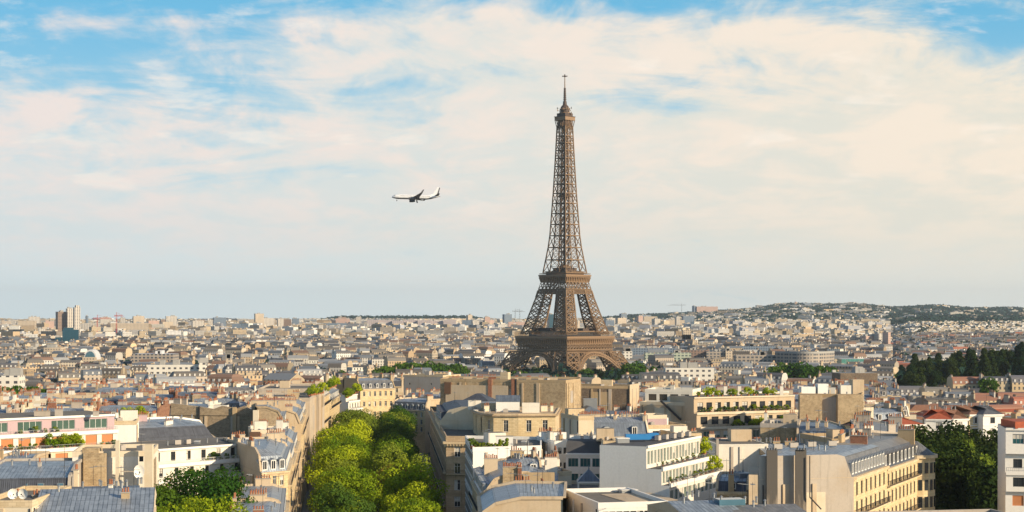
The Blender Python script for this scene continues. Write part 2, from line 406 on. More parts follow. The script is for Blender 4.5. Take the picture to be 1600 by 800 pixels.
# ------------------------------------------------------------------ building kit
_cache = {}
def win_mesh(kind, w, h, var):
    key = ('win', kind, round(w, 1), round(h, 1), var)
    if key in _cache: return _cache[key]
    b = MB(); g = 1; w = round(w, 1); h = round(h, 1)
    # mats: 0 frame, 1 glass, 2 extra
    fr, gl, ex = 'white_paint', 'glass_dark', 'curtain'
    if kind == 'teal': gl, fr = 'glass_teal', 'grey_metal'
    if kind in ('band', 'green'): gl = 'glass_green'
    if kind == 'dark': fr = 'dark_metal'
    if kind == 'shutter': ex = 'shutter_orange'
    if kind == 'open': fr, ex = 'dark_metal', 'wood_brown'
    def q(x0, x1, z0, z1, y, m): b.face([(x0, y, z0), (x1, y, z0), (x1, y, z1), (x0, y, z1)], m)
    if kind == 'shutter': q(-w/2, w/2, 0, h, 0, 2)
    else:
        q(-w/2, w/2, 0, h, 0.02, 1)
        t = 0.07
        n = {'french': 2, 'dark': 2, 'teal': 3, 'band': max(2, round(w/1.1)), 'green': max(2, round(w/1.3)), 'open': 2}.get(kind, 2)
        for i in range(n+1):
            x = -w/2 + w*i/n; x = min(max(x, -w/2+t/2), w/2-t/2); b.box((x, 0, 0), (t, 0.05, h), 0, 0)
        for z in (0, h-t): b.box((0, -0.004, z), (w, 0.06, t), 0, 0)
        if kind in ('french', 'dark'): b.box((0, -0.002, h*0.68), (w, 0.045, 0.05), 0, 0)
        if var == 1: q(-w/2+t, -t/2 if n == 2 else 0, t, h-t, 0.01, 2)
        if var == 2: q(-w/2+t, w/2-t, h*0.5, h-t, 0.01, 2)
    me = b.mesh('window', [fr, gl, ex]); _cache[key] = me; return me
def dormer_mesh(roof='zinc_light', w=1.25, h=1.9, pit=True, wallm='white_paint'):
    key = ('dorm', roof, w, h, pit, wallm)
    if key in _cache: return _cache[key]
    b = MB(); d = 1.7; hw = w/2
    # cheeks and front, local y runs inwards, base at the roof edge
    b.face([(-hw, 0, 0), (-hw, 0, h), (-hw, d, h), (-hw, d, h*0.9)][::1], 1)
    b.face([(hw, 0, 0), (hw, d, h*0.9), (hw, d, h), (hw, 0, h)], 1)
    t = 0.16
    b.box((-hw+t/2, 0.03, 0), (t, 0.10, h), 0, 0); b.box((hw-t/2, 0.03, 0), (t, 0.10, h), 0, 0)
    b.box((0, 0.034, h-t), (w-2*t-0.01, 0.09, t), 0, 0); b.box((0, 0.034, 0), (w-2*t-0.01, 0.09, t*1.2), 0, 0)
    b.face([(-hw+t, 0.06, t), (hw-t, 0.06, t), (hw-t, 0.06, h-t), (-hw+t, 0.06, h-t)], 2)
    b.box((0, 0.03, t), (0.07, 0.05, h-2*t), 0, 0)
    e = 0.14
    if pit:
        P = [(-hw-e, h), (0, h+0.42), (hw+e, h)]
    else:
        P = [(-hw-e, h), (-hw*0.5, h+0.22), (hw*0.5, h+0.22), (hw+e, h)]
    for (x0, z0), (x1, z1) in zip(P, P[1:]): b.face([(x0, -e, z0), (x1, -e, z1), (x1, d, z1), (x0, d, z0)][::1], 3)
    b.face([(x, -e*0.5, z) for x, z in P][::-1], 3)
    me = b.mesh('dormer', [wallm, roof, 'glass_dark', roof]); _cache[key] = me; return me
def pots_mesh(n, L, h=0.75, m='pot_clay'):
    key = ('pots', n, round(L, 1), h, m)
    if key in _cache: return _cache[key]
    b = MB(); r = random.Random(n*7+int(L*10))
    for i in range(n):
        x = (i+0.5)/n*L - L/2; hh = h*r.uniform(0.6, 1.15)
        b.cyl((x, r.uniform(-0.05, 0.05), 0), 0.14, 0.105, hh, 7, 0); b.cyl((x, 0, hh*0.82), 0.16, 0.16, 0.08, 7, 0)
    me = b.mesh('chimney_pots', [m]); _cache[key] = me; return me
def chimney(root, x, y, z, L, H, ang, m='plaster_beige', pots=None, th=0.62, potm='pot_clay'):
    b = MB(); b.box((x, y, z), (L, th, H), ang, 0); b.box((x, y, z+H), (L+0.16, th+0.16, 0.14), ang, 1)
    o = b.build('chimney', [m, 'concrete'], root)
    n = pots if pots is not None else max(1, int(L/0.42))
    if n: place('chimney_pots', pots_mesh(n, L, 0.75, potm), o, (x, y, z+H+0.14), ang)
    return o
def misc_mesh(kind):
    key = ('misc', kind)
    if key in _cache: return _cache[key]
    b = MB(); mats = ['grey_metal', 'plaster_grey' if kind == 'air_unit' else 'white_paint', 'dark_metal']
    if kind == 'roof_vent':
        b.cyl((0, 0, 0), 0.16, 0.16, 0.8, 8, 0); b.cyl((0, 0, 0.8), 0.28, 0.05, 0.22, 8, 0)
    elif kind == 'air_unit':
        b.box((0, 0, 0.12), (1.3, 0.8, 0.9), 0, 1); b.box((0, 0, 0), (1.1, 0.6, 0.12), 0, 2); b.cyl((0, 0, 1.02), 0.3, 0.3, 0.06, 10, 2)
    elif kind == 'antenna':
        b.cyl((0, 0, 0), 0.035, 0.03, 3.2, 5, 2)
        b.beam((-0.9, 0, 2.9), (0.9, 0, 2.9), 0.05, 0)
        for i in range(7): b.beam((-0.8+i*0.27, -0.35, 2.9), (-0.8+i*0.27, 0.35, 2.9), 0.03, 0)
    elif kind == 'satellite_dish':
        n = 16; k = 4
        b.cyl((0, 0, 0), 0.05, 0.05, 1.1, 6, 2)
        f = lambda r, u: Vector((r*math.cos(u), -0.25 - 0.0 + 0.22*(r/0.62)**2*-1, 1.35 + r*math.sin(u)))
        for j in range(k):
            for i in range(n):
                r0, r1 = 0.62*j/k, 0.62*(j+1)/k; u0, u1 = 2*math.pi*i/n, 2*math.pi*(i+1)/n
                P = [f(r0, u0), f(r1, u0), f(r1, u1), f(r0, u1)]
                if j == 0: P = P[1:] if False else [f(0, 0), f(r1, u0), f(r1, u1)]
                b.face(P, 1)
                b.face([p + Vector((0, 0.03, 0)) for p in P[::-1]], 1)
        b.beam((0, -0.2, 1.0), (0, -0.85, 1.3), 0.04, 2); b.box((0, -0.85, 1.25), (0.12, 0.12, 0.14), 0, 2)
    elif kind == 'skylight':
        b.box((0, 0, 0), (1.2, 1.5, 0.16), 0, 0); b.box((0, 0, 0.16), (0.95, 1.25, 0.02), 0, 1)
        mats = ['grey_metal', 'glass_sky']
    elif kind == 'roof_hatch':
        b.box((0, 0, 0), (1.4, 1.0, 0.5), 0, 0); b.box((0, 0, 0.5), (1.5, 1.1, 0.08), 0, 1)
    me = b.mesh(kind, mats); _cache[key] = me; return me
def misc(root, kind, x, y, z, ang=0.0, sc=None): return place(kind, misc_mesh(kind), root, (x, y, z), ang, sc)

def F(kind='french', sp=2.7, w=1.15, h=2.0, fl=3.15, top=0.75, rows=4, mg=0.6, bal=(), cols=None, obj=True, trim=True, blind=0.3, head=None):
    return dict(kind=kind, sp=sp, w=w, h=h, fl=fl, top=top, rows=rows, mg=mg, bal=bal, cols=cols, obj=obj, trim=trim, blind=blind)

def facade(mb, root, a, b, z0, z1, sp, wm=0, gm=1, tm=2):
    """wall a->b with real window openings; each window is a part"""
    dx, dy = b[0]-a[0], b[1]-a[1]; L = math.hypot(dx, dy); ux, uy = dx/L, dy/L; ang = math.atan2(dy, dx)
    nx, ny = uy, -ux
    P = lambda u, z, o=0.0: (a[0]+ux*u+nx*o, a[1]+uy*u+ny*o, z)
    n = sp['cols'] or max(1, int((L-2*sp['mg'])/sp['sp'])); step = (L-2*sp['mg'])/n; w = min(sp['w'], step*0.92); h = sp['h']
    us = [sp['mg']+step*(i+0.5) for i in range(n)]
    rows = []; r = 0
    while r < sp['rows']:
        zt = z1 - sp['top'] - r*sp['fl']; zb = zt - h
        if zb < z0 + 0.15: break
        rows.append((zb, zt)); r += 1
    cuts = [z1]
    q = lambda u0, u1, za, zb: u1-u0 > 1e-4 and zb-za > 1e-4 and mb.face([P(u0, za), P(u1, za), P(u1, zb), P(u0, zb)], wm)
    cur = z1; rec = 0.24
    for k, (zb, zt) in enumerate(rows):
        q(0, L, zt, cur); x = 0
        for u in us:
            q(x, u-w/2, zb, zt); x = u+w/2
            c = [P(u-w/2, zb), P(u+w/2, zb), P(u+w/2, zt), P(u-w/2, zt)]; d = [P(u-w/2, zb, -rec), P(u+w/2, zb, -rec), P(u+w/2, zt, -rec), P(u-w/2, zt, -rec)]
            for i in range(4):
                j = (i+1) % 4; mb.face([c[i], c[j], d[j], d[i]], wm)
            if sp['obj']:
                var = rnd.choice((0, 0, 0, 1, 2)) if rnd.random() < sp['blind']*2.6 else 0
                place('window', win_mesh(sp['kind'], w, h, var), root, P(u, zb, -rec+0.06), ang)
            else:
                mb.face(d, gm)
                mb.face([P(u-0.04, zb, -rec+0.03), P(u+0.04, zb, -rec+0.03), P(u+0.04, zt, -rec+0.03), P(u-0.04, zt, -rec+0.03)], tm)
            if sp['trim']:
                mx, my, _ = P(u, 0, 0.03)
                mb.box((mx, my, zt), (w+0.5, 0.14, 0.22), ang, tm); mb.box((mx, my, zb-0.14), (w+0.3, 0.2, 0.14), ang, tm)
        q(x, L, zb, zt); cur = zb
        if k in sp['bal']: balcony(root, P(0.15, zb-0.2), P(L-0.15, zb-0.2))
        elif sp['trim'] and k % 2 == 1:
            cx_, cy_, _ = P(L/2, 0, 0.06); mb.box((cx_, cy_, zt+0.75), (L-0.01, 0.16, 0.22), ang, tm)
    q(0, L, z0, cur)

def railing_mb(a, b, z, h=0.95, step=0.28, bar=0.035):
    m = MB(); L = math.hypot(b[0]-a[0], b[1]-a[1]); n = max(1, int(L/step))
    m.beam((a[0], a[1], z+h), (b[0], b[1], z+h), 0.06, 0); m.beam((a[0], a[1], z+0.12), (b[0], b[1], z+0.12), 0.04, 0)
    for i in range(n+1):
        x = a[0]+(b[0]-a[0])*i/n; y = a[1]+(b[1]-a[1])*i/n
        w = bar*(2 if i % 6 == 0 else 1)
        m.face([(x-w/2, y, z), (x+w/2, y, z), (x+w/2, y, z+h), (x-w/2, y, z+h)], 0); m.face([(x, y-w/2, z), (x, y+w/2, z), (x, y+w/2, z+h), (x, y-w/2, z+h)], 0)
    return m
def balcony(root, a, b, depth=0.8, m='stone_cream', rm='dark_metal'):
    dx, dy = b[0]-a[0], b[1]-a[1]; L = math.hypot(dx, dy); nx, ny = dy/L, -dx/L; z = a[2]
    bb = MB(); c = ((a[0]+b[0])/2+nx*depth/2, (a[1]+b[1])/2+ny*depth/2, z); bb.box(c, (L, depth-0.01, 0.18), math.atan2(dy, dx), 0)
    o = bb.build('balcony', [m], root); e = depth-0.08
    railing_mb((a[0]+nx*e, a[1]+ny*e), (b[0]+nx*e, b[1]+ny*e), z+0.18).build('railing', [rm], o)

def rect(a, b, depth):
    dx, dy = b[0]-a[0], b[1]-a[1]; L = math.hypot(dx, dy); nx, ny = -dy/L, dx/L
    return [tuple(a), tuple(b), (b[0]+nx*depth, b[1]+ny*depth), (a[0]+nx*depth, a[1]+ny*depth)]
def pxrect(pa, ya, pb, yb, depth):
    dx = WX(pb, yb)-WX(pa, ya)
    if dx < 14 and abs(yb-ya) > .3*dx: yb = ya + math.copysign(.22*dx, yb-ya)
    return rect((WX(pa, ya), ya), (WX(pb, yb), yb), depth)
def lerp2(a, b, t): return (a[0]+(b[0]-a[0])*t, a[1]+(b[1]-a[1])*t)
FOOT = []; TOPZ = []
def building(name, label, poly, ztop, fac, roof='mansard', wall='stone_cream', party='plaster_beige', base=None,
             steep='slate_grey', upper='zinc_light', d1=1.1, h1=2.7, d2=2.6, h2=0.9, dorm=True, chim=True, trim='stone_cream',
             cat='building', group=None, clutter=True, par=0.7, capt=None, dsp=2.6, blank_cap=True, root=None):
    cx_ = sum(p[0] for p in poly)/len(poly); cy_ = sum(p[1] for p in poly)/len(poly)
    if base is None: base = ground(cx_, cy_) - 1.0
    root = root or base_thing(name, label, cat, (cx_, cy_, base), group); n = len(poly); FOOT.append(poly); TOPZ.append(ztop)
    fac = list(fac) + [None]*(n-len(fac))
    mb = MB(); pm = MB()
    for i in range(n):
        a, b = poly[i], poly[(i+1) % n]
        if fac[i]: facade(mb, root, a, b, base, ztop, fac[i])
        else: mb.face([(a[0], a[1], base), (b[0], b[1], base), (b[0], b[1], ztop), (a[0], a[1], ztop)], 3)
    if roof != 'gable': mb.face([(p[0], p[1], ztop) for p in poly], 4)
    mb.build('wall', [wall, 'glass_dark', trim, party, 'gravel_roof'], root)
    faced = [bool(f) for f in fac]
    ccut = [(-0.40 if f else 0.03) for f in faced]
    if roof in ('mansard', 'hip', 'low'):
        cb = MB(); cb.prism(inset(poly, ccut), ztop-0.32, ztop+0.06, 0, bottom=True); cb.prism(inset(poly, [k*0.5 for k in ccut]), ztop-0.55, ztop-0.321, 0, bottom=True)
        cb.build('cornice', [trim], root)
    zt = ztop
    for i in range(n):      # flues, patches of newer render and downpipes on the blank fire walls
        if fac[i] or cy_ > 620 or label == '': continue
        a, b = poly[i], poly[(i+1) % n]; L = math.hypot(b[0]-a[0], b[1]-a[1]); nx, ny = (b[1]-a[1])/L, -(b[0]-a[0])/L
        if L < 6 or nx*a[0] + ny*a[1] > 0: continue
        ang = math.atan2(b[1]-a[1], b[0]-a[0]); lo = max(base, ztop-16); top_ = ztop-(.4 if roof != 'mansard' else .8)
        for t_ in [rnd.uniform(.1, .9) for _ in range(1+int(L/9))]:
            p = lerp2(a, b, t_); w_ = rnd.choice((.5, .7, 1.1)); mq = MB(); mq.box((p[0]+nx*.13, p[1]+ny*.13, lo), (w_, .26, top_-lo), ang, 0); mq.build('flue', [rnd.choice([party, 'plaster_beige', 'plaster_sand', 'plaster_ochre'])], root)
        if rnd.random() < .7:
            w_ = L*rnd.uniform(.2, .45); t_ = rnd.uniform(.3, .7); p = lerp2(a, b, t_); hp = rnd.uniform(3, 8); mq = MB(); mq.box((p[0]+nx*.03, p[1]+ny*.03, ztop-hp-rnd.uniform(1, 3)), (w_, .09, hp), ang, 0); mq.build('render_patch', [rnd.choice(['plaster_sand', 'plaster_stained', 'plaster_grey', 'plaster_ochre', 'rubble', 'plaster_cream'])], root)
        p = lerp2(a, b, rnd.choice((.04, .96))); mq = MB(); mq.box((p[0]+nx*.1, p[1]+ny*.1, lo), (.13, .13, top_-lo), ang, 0); mq.build('downpipe', ['dark_metal'], root)
    if roof == 'mansard':
        z = ztop+0.06; p0 = inset(poly, [0.25 if f else 0.003 for f in faced]); p1 = inset(poly, [0.25+d1 if f else 0.003 for f in faced]); p2 = inset(poly, [0.25+d1+d2 if f else 0.003 for f in faced])
        rb = MB(); rb.ring(p0, z, p1, z+h1, [0 if f else 2 for f in faced]); rb.ring(p1, z+h1, p2, z+h1+h2, [1 if f else 2 for f in faced])
        rb.face([(p[0], p[1], z+h1+h2) for p in p2], 1)
        ro = rb.build('roof', [steep, upper, party], root); zt = z+h1+h2
        # fire walls standing a little above the roof
        for i in range(n):
            if not faced[i] and blank_cap:
                a0, a1, a2 = p0[i], p1[i], p2[i]; j = (i+1) % n; b0, b1, b2 = p0[j], p1[j], p2[j]
                cap = MB(); k = 0.28
                for (q0, zq0), (q1, zq1) in zip([(a0, z), (a1, z+h1), (a2, z+h1+h2)], [(a1, z+h1), (a2, z+h1+h2), (b2, z+h1+h2)]):
                    cap.beam((q0[0], q0[1], zq0+0.15), (q1[0], q1[1], zq1+0.15), 0.42, 0, 0.5)
                for (q0, zq0), (q1, zq1) in zip([(b2, z+h1+h2), (b1, z+h1)], [(b1, z+h1), (b0, z)]):
                    cap.beam((q0[0], q0[1], zq0+0.15), (q1[0], q1[1], zq1+0.15), 0.42, 0, 0.5)
                cap.build('fire_wall', [party], root)
        if dorm:
            for i in range(n):
                if not faced[i]: continue
                a, b = p0[i], p0[(i+1) % n]; L = math.hypot(b[0]-a[0], b[1]-a[1]); k = max(1, int((L-1.2)/dsp)); ang = math.atan2(b[1]-a[1], b[0]-a[0])
                if a[1] > cy_+1 and b[1] > cy_+1: continue                      # the far side of the roof cannot be seen
                me = dormer_mesh(upper, 1.25, min(1.9, h1*0.72), (len(label)+i) % 2 == 0)
                for q in range(k):
                    t = (q+0.5)/k; p = lerp2(a, b, t)
                    place('dormer', me, root, (p[0]-math.sin(ang)*0.12, p[1]+math.cos(ang)*0.12, z+0.35), ang)
    elif roof == 'hip':
        z = ztop+0.06; p0 = inset(poly, -0.2); k = min(d1, 9); p1 = inset(poly, [k]*n)
        rb = MB(); rb.ring(p0, z, p1, z+h1, 0); rb.face([(p[0], p[1], z+h1) for p in p1], 0); rb.build('roof', [upper], root); zt = z+h1
    elif roof == 'low':     # ridge along edge 0
        z = ztop+0.06; p = inset(poly, -0.15); m0 = lerp2(p[0], p[3], 0.5); m1 = lerp2(p[1], p[2], 0.5)
        rb = MB(); zz = z+h1
        rb.face([(p[0][0], p[0][1], z), (p[1][0], p[1][1], z), (m1[0], m1[1], zz), (m0[0], m0[1], zz)], 0)
        rb.face([(p[2][0], p[2][1], z), (p[3][0], p[3][1], z), (m0[0], m0[1], zz), (m1[0], m1[1], zz)], 0)
        rb.face([(p[1][0], p[1][1], z), (p[2][0], p[2][1], z), (m1[0], m1[1], zz)], 1); rb.face([(p[3][0], p[3][1], z), (p[0][0], p[0][1], z), (m0[0], m0[1], zz)], 1)
        rb.build('roof', [upper, party], root); zt = zz
    elif roof == 'flat':
        pb = MB(); q0 = inset(poly, -0.05); q1 = inset(poly, 0.28)
        pb.ring(q0, ztop-0.25, q0, ztop+par, 0); pb.ring(q1[::-1], ztop, q1[::-1], ztop+par, 0)
        for i in range(n):
            j = (i+1) % n; pb.face([(q0[i][0], q0[i][1], ztop+par), (q0[j][0], q0[j][1], ztop+par), (q1[j][0], q1[j][1], ztop+par), (q1[i][0], q1[i][1], ztop+par)], 0)
        pb.face([(p[0], p[1], ztop+0.02) for p in q1], 1)
        pb.build('parapet', [capt or trim, upper if upper in ('gravel_roof', 'dark_roof') else 'gravel_roof'], root); zt = ztop
    if chim:
        e = [i for i in range(n) if not faced[i]] or [1, 3]
        for i in e:
            a, b = poly[i], poly[(i+1) % n]; L = math.hypot(b[0]-a[0], b[1]-a[1]); ang = math.atan2(b[1]-a[1], b[0]-a[0])
            if roof == 'mansard' and L > 6 and cy_ > 0:
                m_ = 2 if L > 11 else 1
                for q in range(m_):
                    t = (q+0.5)/m_ + rnd.uniform(-0.08, 0.08); p = lerp2(a, b, t); l = rnd.uniform(1.6, min(4.2, L/(m_*1.8)))
                    chimney(root, p[0]-math.sin(ang)*0.4, p[1]+math.cos(ang)*0.4, ztop+h1*0.6, l, h1*0.4+h2+rnd.uniform(0.9, 1.8), ang, party if rnd.random() < 0.6 else rnd.choice(['plaster_ochre', 'plaster_sand', 'plaster_white', 'brick_red', 'plaster_beige']))
            elif roof == 'flat' and rnd.random() < 0.6:
                p = lerp2(a, b, rnd.uniform(0.3, 0.7)); chimney(root, p[0]-math.sin(ang)*0.5, p[1]+math.cos(ang)*0.5, ztop, rnd.uniform(1.2, 3), rnd.uniform(1.2, 2.4), ang, rnd.choice([party, 'plaster_white', 'plaster_ochre']))
    if clutter:
        for _ in range(rnd.randint(2, 4) if cy_ > 480 else rnd.randint(5, 9)):
            u, v = rnd.uniform(0.12, 0.88), rnd.uniform(0.35, 0.8)
            p = lerp2(lerp2(poly[0], poly[1], u), lerp2(poly[-1], poly[2], u), v)
            k = rnd.choice(['roof_vent', 'antenna', 'roof_hatch', 'air_unit', 'roof_vent'] if roof == 'flat' else ['roof_vent', 'antenna', 'roof_vent'])
            misc(root, k, p[0], p[1], zt-0.05, rnd.uniform(0, 3))
        if roof == 'flat' and rnd.random() < 0.75:
            u, v = rnd.uniform(0.3, 0.7), rnd.uniform(0.45, 0.7); p = lerp2(lerp2(poly[0], poly[1], u), lerp2(poly[-1], poly[2], u), v)
            lb = MB(); a, b = poly[0], poly[1]; lb.box((p[0], p[1], ztop+0.02), (rnd.uniform(2.5, 5), rnd.uniform(2, 3.5), rnd.uniform(1.8, 2.8)), math.atan2(b[1]-a[1], b[0]-a[0]), 0, 1)
            lb.build('lift_housing', [rnd.choice([wall, 'plaster_white', 'plaster_beige']), 'gravel_roof'], root)
    return root

def terraced(name, label, poly, tiers, wall='plaster_white', base=None, party='plaster_white', slab='plaster_pure', rail='grey_metal', roofm='gravel_roof', group=None, sides=(1,)):
    """stepped block: tiers = [(ztop, front inset, facade spec, wall material or None)] from the lowest; front is edge 0"""
    cx_ = sum(p[0] for p in poly)/4; cy_ = sum(p[1] for p in poly)/4
    if base is None: base = ground(cx_, cy_)-1
    root = base_thing(name, label, 'building', (cx_, cy_, base), group); FOOT.append(poly); TOPZ.append(tiers[-1][0]); z0 = base
    for k, (zt, ins, sp, wm) in enumerate(tiers):
        p = inset(poly, [ins, 0.01*k, 0.01*k, 0.01*k]); mb = MB(); wm = wm or wall
        for i in range(4):
            a, b = p[i], p[(i+1) % 4]
            if (i == 0 or (i in sides and k == len(tiers)-1)) and sp: facade(mb, root, a, b, z0, zt, sp)
            else: mb.face([(a[0], a[1], z0), (b[0], b[1], z0), (b[0], b[1], zt), (a[0], a[1], zt)], 3)
        mb.face([(q[0], q[1], zt) for q in p], 4)
        mb.build('storey', [wm, 'glass_dark', slab, party if k < len(tiers)-1 or wm == wall else wm, roofm], root)
        last = k == len(tiers)-1
        q0 = inset(p, [-0.35, -0.02, 0, -0.02]); q1 = inset(p, [0.02, 0.15, 0.15, 0.15])
        sb = MB(); sb.prism([q0[0], q0[1], p[1], p[0]], zt-0.32, zt+(0.12 if last else 0.42), 0, bottom=True); sb.build('roof_edge' if last else 'parapet', [slab], root)
        if not last:
            m_ = railing_mb(lerp2(q0[0], q0[1], 0.01), lerp2(q0[0], q0[1], 0.99), zt+0.42, 0.65, 0.35, 0.04); m_.build('railing', [rail], root)
        z0 = zt
    return root

# ------------------------------------------------------------------ terrain
def build_terrain():
    ys = []; y = 60
    while y < 15500: ys.append(y); y *= 1.045
    ys.append(15500); nx = 150
    b = MB(); grid = []
    for y in ys:
        row = []
        for i in range(nx+1):
            x = (-0.52 + 1.04*i/nx) * (y + 250); row.append((x, y, ground(x, y)))
        grid.append(row)
    me = bpy.data.meshes.new('ground'); v = [p for r in grid for p in r]; w = nx+1
    me.from_pydata(v, [], [(j*w+i, j*w+i+1, (j+1)*w+i+1, (j+1)*w+i) for j in range(len(ys)-1) for i in range(nx)])
    me.materials.append(M['terrain']); me.polygons.foreach_set('use_smooth', [True]*len(me.polygons))
    tag(new_obj('ground', me), kind='structure')
build_terrain()
LEFTL = [(240, -33), (330, -44.3), (430, -55), (520, -64), (620, -69.5), (760, -73), (1000, -84)]
RIGHTL = [(240, -3), (330, -9.5), (423, -16.7), (565, -27.7), (640, -33), (760, -43), (1000, -62)]
def street():
    rows = [240 + 10*i for i in range(60)]
    def strip(name, m, fa, fb, dz):
        b = MB()
        for y0, y1 in zip(rows, rows[1:]):
            P = []
            for y, f in ((y0, fa), (y0, fb), (y1, fb), (y1, fa)):
                x = f(y); P.append((x, y, ground(x, y)+dz))
            b.face(P, 0)
        tag(b.build(name, [m]), kind='structure')
    L = lambda y: interp(LEFTL, y); Rr = lambda y: interp(RIGHTL, y)
    strip('pavement', 'pavement', lambda y: L(y)-1, lambda y: Rr(y)+1, 0.05)
    strip('road', 'asphalt', lambda y: L(y)+6, lambda y: Rr(y)-6, 0.06)
    for f0, f1 in ((lambda y: L(y)-0.5, lambda y: L(y)+5.8), (lambda y: Rr(y)-5.8, lambda y: Rr(y)+0.5)):
        b = MB()
        for y0, y1 in zip(rows, rows[1:]):
            A, B, Cc, D = [(f(y), y, ground(f(y), y)+0.19) for y, f in ((y0, f0), (y0, f1), (y1, f1), (y1, f0))]
            b.face([A, B, Cc, D], 0)
            b.face([(A[0], A[1], A[2]-.15), A, D, (D[0], D[1], D[2]-.15)], 0); b.face([B, (B[0], B[1], B[2]-.15), (Cc[0], Cc[1], Cc[2]-.15), Cc], 0)
        tag(b.build('kerb', ['pavement']), kind='structure')
street()

# ------------------------------------------------------------------ the tower
def build_tower():
    TX, TY = 53.8, 1700.0
    ang = math.atan2(-TY, -TX)                  # direction from the tower to the eye
    root = thing('lattice_tower', 'tall brown wrought iron lattice tower with arches, two platforms and a tip with antennas', 'tower', (TX, TY, 0), ang + R(135) + R(2.5))
    A = [(0, 62.4), (20, 48.5), (40, 38.2), (57, 31.3), (75, 25.8), (95, 20.2), (112, 16.8), (120, 15.4), (150, 11.1), (200, 8.3), (240, 6.6), (276, 5.3)]
    B = [(0, 37.4), (20, 30.0), (40, 22.5), (57, 16.0), (75, 12.3), (95, 9.4), (112, 7.4), (120, 5.9), (150, 3.6), (200, 2.5), (240, 2.1), (276, 1.7)]
    a = lambda z: interp(A, z); bb = lambda z: interp(B, z)
    def xbrace(m, p0, p1, q0, q1, w):   # panel between chords p (p0 low, p1 high) and q
        m.beam(p0, q1, w); m.beam(q0, p1, w)
    def leg(z_levels, wc, wb, diamond):
        m = MB()
        def cor(z): A_, B_ = a(z), bb(z); return [(-A_, -A_, z), (-B_, -A_, z), (-B_, -B_, z), (-A_, -B_, z)]
        for z0, z1 in zip(z_levels, z_levels[1:]):
            c0, c1 = cor(z0), cor(z1)
            for i in range(4):
                j = (i+1) % 4
                m.beam(c0[i], c1[i], wc); m.beam(c0[i], c0[j], wb*1.15)
                xbrace(m, c0[i], c1[i], c0[j], c1[j], wb)
                if diamond:
                    mid = lambda p, q, t=0.5: tuple(p[k]+(q[k]-p[k])*t for k in range(3))
                    L_, R_, T_, D_ = mid(c0[i], c1[i]), mid(c0[j], c1[j]), mid(c1[i], c1[j]), mid(c0[i], c0[j])
                    for p, q in ((L_, T_), (T_, R_), (R_, D_), (D_, L_)): m.beam(p, q, wb*0.8)
            m.beam(c0[0], c1[2], wb*0.9); m.beam(c0[1], c1[3], wb*0.9)
        c1 = cor(z_levels[-1])
        for i in range(4): m.beam(c1[i], c1[(i+1) % 4], wb)
        return m.mesh('leg', ['tower_iron'])
    def four(name, me):
        for k in range(4):
            o = new_obj(name, me); o.parent = root; o.rotation_euler = (0, 0, k*math.pi/2)
    four('leg', leg([0, 9, 18, 28, 38], 1.7, 0.85, True))
    four('upper_leg', leg([56, 63.5, 71, 78.5, 86, 93, 100], 1.4, 0.66, True))
    for sx in (-1, 1):
        for sy in (-1, 1): m = MB(); m.box((sx*50, sy*50, -1), (30, 30, 5), 0, 0); o = m.build('masonry_base', ['stone_tan'], None); o.parent = root
    # slender upper column, one face at a time
    lv = [118]; h = 13.2
    while lv[-1] < 264: lv.append(lv[-1]+h); h *= 0.955
    lv[-1] = 268
    m = MB()
    for z0, z1 in zip(lv, lv[1:]):
        def fr(z): A_, B_ = a(z), bb(z); return [(-A_, -A_, z), (-B_, -A_, z), (B_, -A_, z), (A_, -A_, z)]
        c0, c1 = fr(z0), fr(z1); zm = (z0+z1)/2; cm = fr(zm)
        for i in range(4): m.beam(c0[i], c1[i], 0.95 if i in (0, 3) else 0.62)
        m.beam(c0[0], c0[3], 0.7, 0, 0.9)
        for i in (0, 2): xbrace(m, c0[i], c1[i], c0[i+1], c1[i+1], 0.46)
        for zz0, zz1, k0, k1 in ((z0, zm, c0, cm), (zm, z1, cm, c1)):
            xbrace(m, k0[1], k1[1], k0[2], k1[2], 0.34)
        m.beam(cm[1], cm[2], 0.3)
    four('column_face', m.mesh('column_face', ['tower_iron']))
    m = MB()                                     # lift shaft and stairs inside the column
    for z0, z1 in zip(lv, lv[1:]):
        w0, w1 = min(2.6, bb(z0)*0.9), min(2.6, bb(z1)*0.9)
        P0 = [(-w0, -w0, z0), (w0, -w0, z0), (w0, w0, z0), (-w0, w0, z0)]; P1 = [(-w1, -w1, z1), (w1, -w1, z1), (w1, w1, z1), (-w1, w1, z1)]
        for i in range(4):
            j = (i+1) % 4; m.beam(P0[i], P1[i], 0.75); xbrace(m, P0[i], P1[i], P0[j], P1[j], 0.4); m.beam(P0[i], P0[j], 0.4)
    m.box((0, 0, 116), (1.6, 1.6, 152), 0, 0)
    o = m.build('lift_shaft', ['tower_iron_dark'], None); o.parent = root
    m = MB(); m.box((0, 0, 195), (11, 11, 1.2), 0, 0); m.box((0, 0, 196.2), (8, 8, 2.6), 0, 0); o = m.build('middle_landing', ['tower_iron_dark']); o.parent = root
    # platforms: deck with cornice, brackets, girder
    def band(m, hw, z0, z1, n, w, cross=True, hw1=None):
        hw1 = hw1 or hw
        m.beam((-hw, -hw, z0), (hw, -hw, z0), w*1.5, 0, w*1.5); m.beam((-hw1, -hw1, z1), (hw1, -hw1, z1), w*1.5, 0, w*1.5)
        for i in range(n):
            x0, x1 = -hw+2*hw*i/n, -hw+2*hw*(i+1)/n; y0, y1 = -hw1+2*hw1*i/n, -hw1+2*hw1*(i+1)/n
            if cross: m.beam((x0, -hw, z0), (y1, -hw1, z1), w); m.beam((x1, -hw, z0), (y0, -hw1, z1), w)
            else: m.beam((x0, -hw, z0), (y0, -hw1, z1), w)
